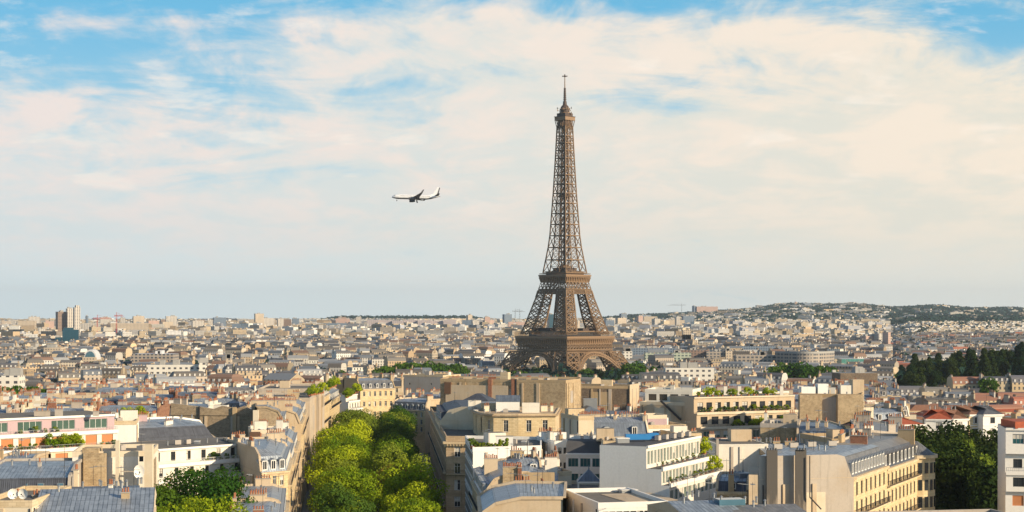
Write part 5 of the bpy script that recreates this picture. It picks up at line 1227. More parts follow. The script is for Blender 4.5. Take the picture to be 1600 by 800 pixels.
def mid_city():
    r = random.Random(77); y = 285.0; heroes = list(zip(FOOT, TOPZ))
    cnt = 0
    while y < 860:
        wrow = 15.5 + r.uniform(-1.5, 2.5); x = -0.33*y
        if r.random() < 0.30: y += 9
        while x < 0.335*y:
            w = r.uniform(13, 24); a = district(x, y)*0.75; xx = x+w/2; yy = y + r.uniform(-2, 2)
            x += w*0.99 + (r.uniform(5, 9) if r.random() < 0.14 else 0.2)
            poly = lotrect(xx, yy, w-.4, wrow-1.0, a*0.8 + (0.15 if xx < 0 else 0.05))
            if not free(poly): continue
            g = ground(xx, yy); near = yy < 470
            h = r.uniform(14, 19) if near else r.uniform(16.0, 24.0)
            if xx/yy > 0.222: h = r.uniform(8, 13)
            h0 = h; pl = [PXof(*p) for p in poly]; fl = min(p[1] for p in poly)
            for q, tz in heroes:
                fq = min(p[1] for p in q)
                if fl < fq < fl+140:
                    ql = [PXof(*p) for p in q]
                    if min(ql) < max(pl)-4 and max(ql) > min(pl)+4:
                        h = min(h, WZ(PYof(tz, fq)+(26 if yy > 400 else 55), fl)-g-4.2)
            if px_(xx, yy) < 110 and 690 < yy < 800: h = min(h, 15)
            if h < 6: continue
            pend.append((poly, g, h, xx, yy, r.random()))
        y += wrow
    pend.sort(key=lambda t: t[4])
    recs = []
    for poly, g, h, xx, yy, q in pend:
        far_right = xx/yy > 0.222
        wm, wn = r.choice(WALLS); px, py = PXof(xx, yy), PYof(g+h+4, yy)
        det = yy < 560
        if far_right and q < 0.75:
            roofm, rn = r.choice([('red_tile', 'red tiled roof'), ('tile_brown', 'brown tiled roof'), ('slate_grey', 'grey roof'), ('red_tile', 'red tiled roof')])
            wm, wn = r.choice([('plaster_pure', 'white'), ('plaster_white', 'off white'), ('stone_yellow', 'yellow'), ('plaster_cream', 'pale')])
            spec = dict(roof=r.choice(['hip', 'low']), upper=roofm, party=wm, d1=4.5, h1=r.uniform(1.8, 2.8)); nm = 'house'
        elif q < 0.22:
            rn = 'flat roof'; spec = dict(roof='flat', party=r.choice([wm, 'plaster_beige', 'plaster_white', 'rubble']), upper='gravel_roof', trim=wm if wm.startswith('pl') else 'plaster_cream'); nm = 'apartment_block'; h += 3 if yy > 480 else 0
        elif q < 0.32:
            rn = 'low zinc roof'; spec = dict(roof='low', upper=r.choice(['zinc_light', 'zinc_mid', 'zinc_warm']), party=r.choice(['plaster_beige', 'plaster_ochre', 'rubble', 'plaster_cream']), h1=r.uniform(1.5, 3)); nm = 'apartment_block'; h += 1.5
        else:
            s, u, rn = r.choice(ROOFS); spec = dict(roof='mansard', steep=s, upper=u, party=r.choice(['plaster_beige', 'plaster_ochre', 'plaster_cream', 'rubble', 'plaster_sand', 'plaster_white', 'brick_red']), h1=r.uniform(2.4, 3.3), d1=r.uniform(.9, 1.5), d2=2.8, h2=r.uniform(.6, 1.3)); nm = 'mansard_building'
        f = F(rows=2 if yy < 600 else 2, obj=det, trim=False, sp=r.uniform(2.3, 3.0)); kind = [f, None, f if False else None, None]
        if r.random() < .25: kind[0] = None if spec['roof'] != 'mansard' else f
        if spec['roof'] == 'mansard' and r.random() < .3: kind[1] = f
        recs.append((poly, g+h, kind, nm, wm, wn, rn, spec, px, py, xx, yy))
    used = {}
    dirs = lambda dx, dy: ('above ' if dy < 0 else 'below ') if abs(dx) < 25 else (('up left of ' if dy < -12 else 'left of ') if dx < 0 else ('up right of ' if dy < -12 else 'right of '))
    ORD = ['nearest', 'second nearest', 'third nearest', 'fourth nearest', 'fifth nearest', 'sixth nearest', 'seventh nearest', 'eighth nearest', 'ninth nearest', 'tenth nearest']
    keyd = {}
    for i, t in enumerate(recs):
        px, py = t[8], t[9]; an = min(ANCH, key=lambda a: (a[0]-px)**2+((a[1]-py)*1.5)**2)
        d = dirs(px-an[0], py-an[1]); key = (t[5], t[6], d, an[2]); keyd.setdefault(key, []).append((math.hypot(an[0]-px, an[1]-py), i))
    lab = {}
    for (wn, rn, d, an), l in keyd.items():
        l.sort()
        for k, (_, i) in enumerate(l):
            lab[i] = ('%s house, %s, %s%s' % (wn, rn, d, an)) if len(l) == 1 else ('%s house, %s, %s %s%s' % (wn, rn, ORD[min(k, 9)], d, an))
    for i, (poly, zt, kind, nm, wm, wn, rn, spec, px, py, xx, yy) in enumerate(recs):
        building(nm, lab[i], poly, zt, kind, wall=wm, dorm=yy < 860 and spec['roof'] == 'mansard', group='houses packed across the middle distance', clutter=yy < 700, dsp=rnd.choice((2.3, 2.7, 3.3)), blank_cap=yy < 560, **spec)
    print('mid houses', len(recs))
mid_city()

# ------------------------------------------------------------------ the rest of the city as one mass
def far_city():
    r = random.Random(5); b = MB(); W, RF = 0, 1
    wallc = [(.60, .49, .33), (.66, .57, .44), (.52, .41, .27), (.72, .68, .60), (.46, .35, .23), (.62, .45, .27), (.78, .75, .70), (.50, .42, .34), (.80, .78, .74)]
    roofc = [(.14, .165, .20), (.21, .235, .27), (.06, .065, .08), (.19, .175, .155), (.10, .10, .11), (.34, .35, .36), (.20, .11, .07), (.13, .115, .10), (.08, .07, .06)]
    potc = (.26, .13, .08)
    def house(x, y, w, d, a, h, lod):
        g = ground(x, y)-1; P4 = lotrect(x, y, w, d, a); wc = r.choice(wallc if lod < 2 else wallc + [(.78, .77, .75), (.66, .66, .68), (.80, .78, .74), (.42, .44, .50), (.30, .32, .38)]); rc = r.choice(roofc); k = r.choice((.6, .9, 1.1, 1.25))*r.uniform(.85, 1.15); wc = tuple(min(.84, c*k*.95) for c in wc)
        z = g+h; n = 4
        fr = PXof(x, y) > 1385 and r.random() < (.55 if y < 1400 else .16)
        if fr: rc = r.choice([(.40, .12, .06), (.33, .14, .08), (.25, .13, .09), (.12, .12, .14)]); wc = r.choice([(.8, .78, .74), (.72, .68, .6), (.66, .5, .3)])
        lo = z-9 if y > 1000 else z-14
        if lod == 0: lo = z-12
        for i in ((0, 1, 3) if lod else (0, 1, 2, 3)):
            p, q = P4[i], P4[(i+1) % 4]; b.face([(p[0], p[1], lo), (q[0], q[1], lo), (q[0], q[1], z), (p[0], p[1], z)], W if (i != 3 and i != 1 or r.random() < .4) else RF, wc)
        t = r.random()
        if t < .62 and lod < 2 and h < 30:
            h1 = r.uniform(2.2, 3.4); e = r.uniform(.9, 1.6); side = 0.02 if r.random() < .6 else e
            p1 = inset(P4, [e, side, e, side]); p2 = inset(P4, [e+2.6, side*1.5, e+2.6, side*1.5]); h2 = r.uniform(.5, 1.3)
            for i in range(4):
                j = (i+1) % 4
                if i == 2: continue
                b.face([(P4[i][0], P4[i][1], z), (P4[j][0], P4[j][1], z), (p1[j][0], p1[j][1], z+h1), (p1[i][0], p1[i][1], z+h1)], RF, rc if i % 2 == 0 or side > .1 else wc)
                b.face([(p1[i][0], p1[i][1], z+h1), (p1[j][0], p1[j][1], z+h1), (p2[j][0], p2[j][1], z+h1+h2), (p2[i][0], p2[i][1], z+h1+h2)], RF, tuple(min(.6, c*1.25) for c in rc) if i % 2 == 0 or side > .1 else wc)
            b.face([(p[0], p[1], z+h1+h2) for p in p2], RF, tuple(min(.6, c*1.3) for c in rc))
            top = z+h1+h2
            if lod == 0:
                m_ = int(w/3.2); a0, a1 = P4[0], P4[1]
                for i in range(m_):
                    p = lerp2(a0, a1, (i+.5)/m_); b.box((p[0]-math.sin(a)*.9, p[1]+math.cos(a)*.9, z+.3), (1.2, 1.3, 1.7), a, RF, None, False, (.7, .68, .64), tuple(min(.6, c*1.2) for c in rc))
        elif t < .75 and lod < 2 and h < 30:
            p = P4; hh = r.uniform(1.5, 3.5); m0 = lerp2(p[0], p[3], .5); m1 = lerp2(p[1], p[2], .5); top = z+hh
            b.face([(p[0][0], p[0][1], z), (p[1][0], p[1][1], z), (m1[0], m1[1], top), (m0[0], m0[1], top)], RF, rc); b.face([(p[2][0], p[2][1], z), (p[3][0], p[3][1], z), (m0[0], m0[1], top), (m1[0], m1[1], top)], RF, rc)
            b.face([(p[1][0], p[1][1], z), (p[2][0], p[2][1], z), (m1[0], m1[1], top)], RF, wc); b.face([(p[3][0], p[3][1], z), (p[0][0], p[0][1], z), (m0[0], m0[1], top)], RF, wc)
        else:
            b.face([(p[0], p[1], z) for p in P4], RF, r.choice([(.20, .185, .16), (.28, .27, .25), (.10, .10, .105), (.38, .36, .32)])); top = z
            if r.random() < .7:
                b.box((x+r.uniform(-.2, .2)*w, y+r.uniform(-.2, .2)*d, z), (w*r.uniform(.15, .35), d*r.uniform(.2, .4), r.uniform(1.8, 3.2)), a, RF, None, False, r.choice(wallc))
        if lod < 2:
            for s in (-1, 1):
                if r.random() < (.85 if lod == 0 else .55):
                    L_ = d*r.uniform(.2, .4); cx_, cy_ = x+math.cos(a)*s*(w/2-.5)-math.sin(a)*r.uniform(-.2, .2)*d, y+math.sin(a)*s*(w/2-.5)+math.cos(a)*r.uniform(-.2, .2)*d
                    hz = top-z+r.uniform(.6, 1.6); cc = r.choice(wallc[:6]); b.box((cx_, cy_, z), (.8, L_, hz), a, RF, None, False, tuple(c*.8 for c in cc))
                    b.box((cx_, cy_, z+hz), (.4, L_*.9, .6), a, RF, None, False, potc)
    y = 850.0; n = 0
    while y < 9800:
        lod = 0 if y < 1500 else 1 if y < 3300 else 2
        row_ = 15 if y < 1500 else 17 if y < 3300 else 24 if y < 5200 else 42
        x = -0.335*y
        while x < 0.335*y:
            w = r.uniform(12, 26)*(1 if y < 3300 else 1.35 if y < 5200 else 2.0); xx, yy = x+w/2, y+r.uniform(-4, 4); gap = r.random()
            x += w + (r.uniform(4, 16) if gap < .22 else .1)
            if blocked(xx, yy) or gap > .965: continue
            px = PXof(xx, yy)
            hill = sstep(980, 1160, px)*sstep(5200, 6200, yy)
            if hill > .3 and r.random() < .64+.23*sstep(7000, 8600, yy): continue
            if px > 1385 and yy > 5200 and r.random() < .7: continue
            if any(abs(xx-s[0]) < s[2]+w/2 and abs(yy-s[1]) < s[3]+row_/2 for s in RES): continue
            h = (r.uniform(13, 24) if r.random() < .9 else r.uniform(24, 30)) if yy < 2600 else r.uniform(12, 29)
            if px > 1385: h = r.uniform(7, 14)
            if 780 < px < 1000 and 1150 < yy < 1600: h = r.uniform(6, 11)
            if hill > .3: h = r.uniform(12, 26); w *= .9
            if yy > 3200 and px < 1385 and r.random() < (.10 if hill < .3 else .05): w *= r.uniform(.7, 1.3); h = r.uniform(26, 42) if hill < .3 else r.uniform(18, 34)
            if yy > 3300 and hill < .3: h = min(h, 70 + r.uniform(-14, 2) - ground(xx, yy))
            a = district(xx, yy) if yy < 3300 else random.Random(int(xx//400)*17+int(yy//500)*29).uniform(-.6, .6)
            house(xx, yy, w-.3, min(row_-1, 14 if y < 3300 else 18), a, h, lod); n += 1
        y += row_ + (8 if r.random() < .2 else 0)
    print('far houses', n, 'faces', len(b.f))
    tag(b.build('distant_buildings', ['city_wall', 'city_roof'], None, color=True), kind='stuff')

# ------------------------------------------------------------------ far landmarks
def wc_mat(name, wall, win, pu=3.2, pv=3.1, fu=.6, fv=.55, rough=.6):
    """facade whose window bays are part of the surface at several kilometres"""
    m, t, b = mat(name); uv = uvnode(t); s = t.node('ShaderNodeSeparateXYZ'); t.put(s.inputs[0], uv)
    a = t.math('LESS_THAN', t.math('FRACT', t.math('DIVIDE', s.outputs[0], pu)), fu); c = t.math('LESS_THAN', t.math('FRACT', t.math('DIVIDE', s.outputs[1], pv)), fv)
    n = t.noise(uv, .08, 3)
    t.put(b.inputs['Base Color'], t.mix(t.math('MULTIPLY', a, c), t.mix(n, wall, tuple(k*.75 for k in wall)), win)); b.inputs['Roughness'].default_value = rough
wc_mat('tower_tan', (.30, .21, .16), (.14, .10, .085), 3, 3.1, .9, .5)
wc_mat('tower_white', (.68, .62, .54), (.10, .10, .12), 4, 3.1, .5, .6)
wc_mat('tower_cream', (.66, .54, .40), (.20, .18, .17), 3.4, 3.1, .5, .5)
wc_mat('tower_pink', (.62, .42, .34), (.33, .24, .22), 3.4, 3.1, .5, .5)
wc_mat('tower_blue', (.20, .26, .34), (.06, .09, .14), 3.4, 3.1, .6, .6)
wc_mat('tower_dark', (.12, .10, .10), (.05, .05, .06), 3.4, 3.1, .6, .6)
wc_mat('teal_glass', (.03, .10, .14), (.015, .055, .085), 2.4, 3.3, .8, .8, .2)
wc_mat('office_grey', (.42, .36, .30), (.07, .08, .10), 4.4, 3.4, .62, .55)
wc_mat('office_green', (.50, .55, .44), (.10, .14, .13), 4.4, 3.4, .62, .55)
wc_mat('office_brown', (.28, .19, .15), (.10, .08, .08), 4.0, 3.4, .5, .6)
wc_mat('office_white', (.80, .76, .68), (.07, .07, .08), 4.2, 3.4, .45, .42)
wc_mat('hill_slab', (.55, .47, .46), (.30, .27, .29), 6, 3.0, .5, .5)
wc_mat('glass_hall', (.20, .42, .36), (.10, .28, .25), 5, 6, .9, .9, .2)
flat('far_roof', (.36, .35, .33), .8); flat('far_dark', (.06, .06, .07), .7); flat('pale_roof', (.62, .62, .63), .6)
RES = []
def block(nm, lab, cat, px0, px1, py0, py1, Y, m, depth=18, yaw=0.0, group=None, roofm='far_roof', cap=True, steps=()):
    """a box building given by its silhouette at distance Y; yaw turns its front"""
    x0, x1 = WX(px0, Y), WX(px1, Y); w = x1-x0; z1 = WZ(py0, Y); z0 = min(WZ(py1, Y), ground((x0+x1)/2, Y))-2; c = ((x0+x1)/2, Y+depth/2)
    root = base_thing(nm, lab, cat, (c[0], c[1], z0), group); b = MB(); wd = w if yaw == 0 else max(4.0, (w-depth*abs(math.sin(yaw)))/math.cos(yaw)); b.box((c[0], c[1], z0), (wd, depth, z1-z0), yaw, 0, 1); b.build('wall', [m, roofm], root)
    if cap:
        r = random.Random(int(px0*7+py0)); rb = MB()
        for _ in range(max(1, int(w/25))+1): rb.box((c[0]+r.uniform(-.35, .35)*wd*.9, c[1], z1), (r.uniform(3, 7), depth*.4, r.uniform(2, 4)), yaw, 0)
        rb.build('roof_housing', [roofm], root)
    for (a0, a1, q0) in steps:
        sb = MB(); xa, xb = WX(a0, Y), WX(a1, Y); sb.box(((xa+xb)/2, Y+depth/2, z1-.5), (xb-xa, depth*.9, WZ(q0, Y)-z1+.5), yaw, 0, 1); sb.build('upper_block', [m, roofm], root)
    RES.append((c[0], c[1], w/2+3, depth/2+6)); return root
TW = 'tall apartment towers on the horizon'
block('high_rise', 'tan high rise, shortest and leftmost of the cluster of three at left', 'tower block', 84, 104, 487, 540, 3500, 'tower_tan', 20, .5)
block('high_rise', 'white and dark striped high rise in the middle of the cluster of three at left', 'tower block', 100, 116, 482, 540, 3560, 'tower_white', 18, .4)
block('high_rise', 'tallest white high rise with dark edge at the right of the cluster of three', 'tower block', 111, 125, 480, 540, 3480, 'tower_white', 20, .4, steps=((116, 121, 477),))
block('office_tower', 'teal glass office cube in front of the three high rises', 'office building', 93, 122, 515, 545, 2900, 'teal_glass', 28, .2, steps=((97, 112, 512),))
block('office_tower', 'lower blue glass wing left of the teal office cube', 'office building', 82, 95, 527, 545, 2890, 'teal_glass', 24, .2)
block('glazed_hall', 'long flat grey glazed hall at the left edge', 'office building', -5, 68, 546, 560, 2150, 'office_grey', 26)
block('office_building', 'cream end block of the long glazed hall at left', 'office building', 68, 95, 543, 560, 2140, 'tower_cream', 22)
for i, (a0, a1, q0, q1, Y, m, lab) in enumerate([
    (27, 54, 501, 530, 4300, 'tower_cream', 'cream slab left of the three high rises'), (68, 84, 502, 525, 4600, 'tower_pink', 'pinkish block just left of the three high rises'),
    (127, 155, 505, 530, 4200, 'tower_white', 'white block right of the three high rises'), (56, 70, 514, 530, 3900, 'tower_white', 'small white block below left of the high rises'),
    (155, 172, 507, 522, 4400, 'tower_dark', 'dark teal slab right of the white block'), (172, 230, 505, 524, 4150, 'tower_cream', 'long cream slab beneath the cranes'),
    (205, 225, 494, 522, 4700, 'tower_cream', 'square cream tower right of the cranes'), (229, 248, 501, 520, 4600, 'tower_pink', 'low pinkish tower between the two square towers'),
    (257, 276, 494, 521, 4600, 'tower_white', 'square white tower left of centre in the left skyline'), (250, 270, 503, 522, 4300, 'tower_cream', 'cream block in front of the square white tower'),
    (298, 318, 501, 520, 4500, 'tower_white', 'pale tower right of the square white tower'), (396, 412, 490, 516, 4800, 'tower_cream', 'tallest cream tower of the left middle skyline'),
    (408, 428, 497, 515, 4850, 'tower_white', 'white block leaning on the tallest cream tower'), (362, 398, 506, 518, 4500, 'tower_blue', 'long blue grey slab left of the tallest cream tower'),
    (526, 541, 495, 512, 5600, 'tower_tan', 'small tan tower rising behind the dark blue slabs'), (506, 532, 500, 512, 5500, 'tower_dark', 'dark slab below the small tan tower'),
    (500, 572, 505, 517, 5000, 'tower_blue', 'long dark blue slab left of the grey pink wall of flats'), (562, 573, 510, 523, 4700, 'tower_white', 'white tower at the left end of the grey pink wall of flats'),
    (728, 738, 492, 506, 6000, 'tower_cream', 'slim cream tower between the flats and the lattice tower'), (754, 772, 500, 512, 5600, 'tower_pink', 'pink block right of the slim cream tower'),
    (785, 800, 491, 520, 5200, 'tower_blue', 'tall blue glass tower left of the lattice tower'), (793, 822, 503, 520, 4600, 'tower_pink', 'orange pink block touching the left leg of the lattice tower'),
    (855, 866, 491, 514, 4800, 'teal_glass', 'blue glass tower seen between the legs of the lattice tower'), (899, 906, 501, 515, 4600, 'tower_cream', 'cream tower seen between the right legs of the lattice tower'),
    (944, 962, 497, 512, 5300, 'tower_white', 'white slab just right of the lattice tower'), (968, 980, 490, 506, 5800, 'tower_blue', 'grey tower right of the lattice tower on the skyline'),
    (998, 1018, 492, 505, 6000, 'tower_blue', 'bluish slab left of the bright hotel slab'), (1019, 1032, 498, 514, 4900, 'tower_white', 'white tower left end of the bright striped slabs'),
    (1032, 1070, 500, 512, 4920, 'tower_cream', 'bright cream striped slab right of the lattice tower'), (1075, 1102, 505, 513, 4900, 'tower_tan', 'low tan slab right of the bright striped slab'),
    (1082, 1088, 478, 491, 8200, 'tower_blue', 'shaded end of the big pink hilltop block'), (1088, 1122, 479, 490, 8200, 'tower_pink', 'big pink block crowning the hill right of the lattice tower'),  # end of the pink block: its shade is put into the blue material
    (1253, 1268, 473, 484, 8300, 'tower_blue', 'dark blue block on the highest hilltop'), (1218, 1232, 486, 497, 7600, 'tower_white', 'white slab on the wooded slope left'),
    (1301, 1311, 486, 496, 7300, 'tower_white', 'left white twin slab on the wooded hill'), (1318, 1332, 485, 493, 7300, 'tower_white', 'right white twin slab on the wooded hill'),
    (1258, 1280, 487, 500, 7000, 'tower_blue', 'blue grey slab group halfway up the hill'), (1213, 1246, 503, 511, 5600, 'hill_slab', 'low white slab at the foot of the hill'),
    (1312, 1336, 507, 516, 5200, 'tower_cream', 'cream slab below the wooded hill'), (1300, 1313, 510, 523, 4600, 'tower_white', 'white slab in front of the hill foot'),
    (1331, 1347, 527, 560, 2900, 'office_grey', 'grey windowed tower left of the pink tower'), (1347, 1367, 525, 560, 2880, 'tower_pink', 'pink tower with white stripe right of the grey windowed one'),
    (1366, 1380, 521, 560, 2870, 'tower_white', 'pale tower joined to the pink tower'), (1382, 1392, 519, 562, 2800, 'tower_pink', 'slim brown tower at the edge of the dark wood')]):
    block('apartment_tower' if q1-q0 > 14 else 'apartment_slab', lab, 'apartment block', a0, a1, q0, q1, Y, m, 18 if i % 3 else 22, (.35 if (a1-a0) < 22 else .1))
rs = random.Random(41); used_ = []
SK = [('tower_white', 'white'), ('tower_cream', 'cream'), ('tower_white', 'white'), ('tower_pink', 'pinkish'), ('tower_tan', 'brown'), ('tower_blue', 'blue grey'), ('tower_cream', 'cream')]
for k in range(64):
    a0 = rs.uniform(0, 800) if k % 4 else rs.uniform(940, 1085); w0 = rs.uniform(6, 22); q0 = rs.uniform(492, 501)
    if any(abs(a0-u) < 9 for u in used_) or 78 < a0 < 128 or 565 < a0 < 715: continue
    used_.append(a0); m_, n_ = rs.choice(SK)
    near_ = min([(100, 'the three high rises'), (215, 'the square cream tower'), (266, 'the square white tower'), (404, 'the tallest cream tower'), (535, 'the small tan tower'), (733, 'the slim cream tower'), (790, 'the blue glass tower'), (955, 'the lattice tower'), (1044, 'the bright striped slabs')], key=lambda q: abs(q[0]-a0))
    lb_ = '%s %s block rising on the skyline just %s of %s' % ('wide' if w0 > 14 else 'narrow', n_, 'left' if a0 < near_[0] else 'right', near_[1])
    block('apartment_slab' if w0 > 14 else 'apartment_tower', lb_, 'apartment block', a0, a0+w0, q0, q0+16, rs.uniform(4700, 5700), m_, 18, rs.uniform(0, .4), lb_)
for k in range(7):
    a0 = 573+k*20; block('apartment_slab', ['leftmost', 'second', 'third', 'middle', 'fifth', 'sixth', 'rightmost'][k] + ' section of the long grey pink wall of flats', 'apartment block', a0, a0+19.3, 499.5+(k % 3)*.7, 521, 5050+(k % 2)*14, 'hill_slab', 20, group='sections of the long wall of flats')
block('white_hall', 'flat bright white exhibition roof in the left middle distance', 'hall', 206, 270, 553, 562, 1850, 'office_grey', 34, 0, None, 'pale_roof')
of = block('office_building', 'long white office with two rows of square dark windows, left of centre', 'office building', 228, 312, 570, 592, 1240, 'office_white', 16, 0.05); block('office_building', 'taller cream end block of the long white office', 'office building', 304, 321, 567, 592, 1236, 'office_white', 16, .2)
rt = base_thing('rotunda', 'round hall with dark glazed drum and pale dish roof', 'hall', (WX(336, 1000), 1000, 10))
mb = MB(); mb.cyl((WX(336, 1000), 1000, 10), 13.5, 13.5, WZ(602, 1000)-10, 32, 0); mb.build('drum', ['teal_glass'], rt); mb = MB(); mb.cyl((WX(336, 1000), 1000, WZ(602, 1000)), 16, 16, .8, 32, 0); mb.cyl((WX(336, 1000), 1000, WZ(602, 1000)+.8), 16, 3, 1.5, 32, 1); mb.build('roof', ['far_roof', 'pale_roof'], rt); RES.append((WX(336, 1000), 1000, 18, 18))
for k in range(1): block('apartment_slab', 'white slab with long dark balcony bands at the left edge above the green trees', 'apartment block', -8, 29, 587, 612, 880, 'office_white', 14, .05)
ar = base_thing('arched_hall', 'arched glass gable over a yellow front below the high rises', 'hall', (WX(141, 1900), 1900, 0))
mb = MB(); X, zb = WX(141, 1900), WZ(562, 1900)
for r_, y_, m_ in ((7.2, 1900, 0), (6.0, 1899.5, 1)):
    n = 14
    for i in range(n):
        t0, t1 = math.pi*i/n, math.pi*(i+1)/n; p = [(X+r_*math.cos(t0), y_, zb+r_*1.6*math.sin(t0)), (X, y_, zb), (X+r_*math.cos(t1), y_, zb+r_*1.6*math.sin(t1))]; mb.face(p, m_)
        if m_ == 0: mb.face([p[0], (p[0][0], y_+20, p[0][2]), (p[2][0], y_+20, p[2][2]), p[2]], 0)
mb.build('glass_arch', ['pale_roof', 'glass_sky'], ar); mb = MB(); mb.box((X, 1897, 0), (15, 5, zb+3), 0, 0); mb.build('front', ['tower_cream'], ar); RES.append((X, 1905, 10, 16))
block('office_building', 'long pale green office with glazed rows right of the tower foot', 'office building', 1008, 1080, 551, 567, 1950, 'office_green', 20); block('office_building', 'dark flat office roof behind the pale green office', 'office building', 984, 1056, 544, 556, 2150, 'tower_blue', 24)
block('office_building', 'white square block at the right foot of the tower', 'office building', 974, 988, 549, 568, 1960, 'office_white', 18)
block('office_building', 'dark brown office slab right of the pale green office', 'office building', 1060, 1104, 547, 566, 2050, 'office_brown', 20); block('office_building', 'grey windowed office beside the cream end wall', 'office building', 1104, 1134, 549, 566, 2040, 'office_grey', 20); block('office_building', 'blank cream end wall lit by the sun', 'office building', 1134, 1145, 548, 566, 2036, 'tower_cream', 18)
block('office_building', 'low dark blue office strip right of the cream end wall', 'office building', 1142, 1212, 541, 556, 2350, 'tower_blue', 24)
block('office_building', 'white low office with paired windows in the right middle distance', 'office building', 1040, 1116, 575, 592, 1180, 'office_white', 16)
block('stepped_pyramid_building', 'cream ziggurat shaped building behind the pale green office', 'office building', 1064, 1090, 531, 548, 2900, 'tower_cream', 26, 0, None, 'far_roof', True, ((1068, 1084, 523), (1068, 1080, 516)))
cu = base_thing('curved_office', 'wide curved grey office with three rows of windows right of centre', 'office building', (WX(1262, 1750), 1750, 0))
mb = MB(); N = 20; zt = WZ(550, 1700)
pts = [(WX(1215, 1700)+(WX(1313, 1700)-WX(1215, 1700))*i/N, 1690+34*(2*i/N-.9)**2) for i in range(N+1)]
for p, q in zip(pts, pts[1:]):
    mb.face([(p[0], p[1], 0), (q[0], q[1], 0), (q[0], q[1], zt), (p[0], p[1], zt)], 0); mb.face([(p[0], p[1], zt), (q[0], q[1], zt), (q[0], q[1]+22, zt), (p[0], p[1]+22, zt)], 1)
    mb.face([(p[0], p[1]-.6, zt-1.6), (q[0], q[1]-.6, zt-1.6), (q[0], q[1]-.6, zt+.6), (p[0], p[1]-.6, zt+.6)], 1)
mb.build('wall', ['office_grey', 'far_roof'], cu); RES.append((WX(1264, 1700), 1715, 36, 40))
block('office_building', 'long low grey wing joining the curved office from the left', 'office building', 1150, 1216, 555, 572, 1720, 'office_grey', 20)
block('glass_hall', 'turquoise glass hall with pale roof before the dark wood', 'hall', 1315, 1376, 561, 577, 1800, 'glass_hall', 24, 0, None, 'pale_roof', False)
block('rubble_wall_building', 'dull brown windowless block with a sunlit end above the villas', 'apartment block', 1308, 1372, 583, 606, 900, 'rubble_dark', 16, .1)
block('church', 'small spired church tower among the roofs left of centre', 'church', 353, 361, 560, 585, 1500, 'tower_cream', 7)
# cranes
def crane(px, Y, py, arm, lab, m='red_cloth'):
    x, zt, g = WX(px, Y), WZ(py, Y), ground(WX(px, Y), Y); t = base_thing('tower_crane', lab, 'crane', (x, Y, g)); mb = MB()
    mb.beam((x-1, Y, g), (x-1, Y, zt), .7); mb.beam((x+1, Y, g), (x+1, Y, zt), .7)
    for k in range(int((zt-g)/6)): mb.beam((x-1, Y, g+6*k), (x+1, Y, g+6*k+6), .4)
    mb.build('mast', [m], t); mb = MB(); a = arm; mb.beam((x-a*.3, Y, zt), (x+a, Y, zt), .8); mb.beam((x-a*.3, Y, zt+2.5), (x+a*.8, Y, zt+2.5), .5)
    for k in range(10): u = -a*.3+k*a*.11; mb.beam((x+u, Y, zt), (x+u+a*.055, Y, zt+2.5), .4); mb.beam((x+u+a*.055, Y, zt+2.5), (x+u+a*.11, Y, zt), .4)
    mb.beam((x, Y, zt), (x, Y, zt+9), .9); mb.beam((x, Y, zt+9), (x+a*.7, Y, zt+2.5), .3); mb.build('jib', [m], t)
crane(152, 3900, 498, 34, 'red crane right of the three high rises'); crane(182, 3900, 494, 18, 'taller red crane with short jib in the left skyline'); crane(805, 5000, 487, 30, 'thin grey crane left of the lattice tower', 'grey_metal'); crane(1065, 7000, 477, -60, 'lone pale crane on the skyline right of the lattice tower', 'grey_metal')
crane(812, 5200, 487, -22, 'second thin grey crane left of the lattice tower', 'grey_metal')
ch = base_thing('brick_chimney', 'slim tall chimney on the highest hilltop', 'chimney', (WX(1243, 8300), 8300, ground(WX(1243, 8300), 8300))); mb = MB(); mb.cyl((WX(1243, 8300), 8300, ground(WX(1243, 8300), 8300)), 5, 4, WZ(471, 8300)-ground(WX(1243, 8300), 8300), 10, 0); mb.build('shaft', ['tower_pink'], ch)
far_city()

# ------------------------------------------------------------------ trees
for side in (-1, 1):
    y = 296.0 if side < 0 else 306.0; k = 0
    while y < 742:
        xc = (interp(LEFTL, y)+interp(RIGHTL, y))/2; hw_ = (interp(RIGHTL, y)-interp(LEFTL, y))/2
        s = rnd.uniform(.92, 1.34); rust = side > 0 and 375 < y < 391
        if rust: s = 1.15
        far = y > 540
        t = put_tree(T_AV[(k*3+(side > 0)) % 4], xc+side*hw_*rnd.uniform(.28, .48), y, s, 'bright green plane tree in the two leafy rows filling the avenue', 'plane trees filling the avenue', mat_='leaf_rust' if rust else rnd.choice(([None, None, None, 'leaf_mid'] if side < 0 else [None, None, 'leaf_mid', None]) if not far else ['leaf_mid', 'leaf_green', 'leaf_mid']))
        if rust: t['label'] = 'plane tree with rusty orange top in the right row of the avenue'; del t['group']
        y += rnd.uniform(16, 20); k += 1
for px, Y, py, lab in ((252, 292, 752, 'leftmost of the three dark green courtyard trees at the bottom left'), (298, 300, 745, 'middle of the three dark green courtyard trees at the bottom left'), (338, 296, 744, 'rightmost of the three dark green courtyard trees at the bottom left'), (330, 268, 788, 'bright treetop at the bottom edge below the three courtyard trees'), (268, 262, 793, 'small bright treetop at the bottom edge, left'), (455, 0, 0, '')):
    if Y: 
        g = ground(WX(px, Y), Y); s = (WZ(py, Y)-g)/15.4; put_tree(T_AV[px % 4], WX(px, Y), Y, s, lab, None, mat_='leaf_green' if Y > 270 else 'leaf_bright')
G = 'dark trees in front of the villas at right'
rr = random.Random(9)
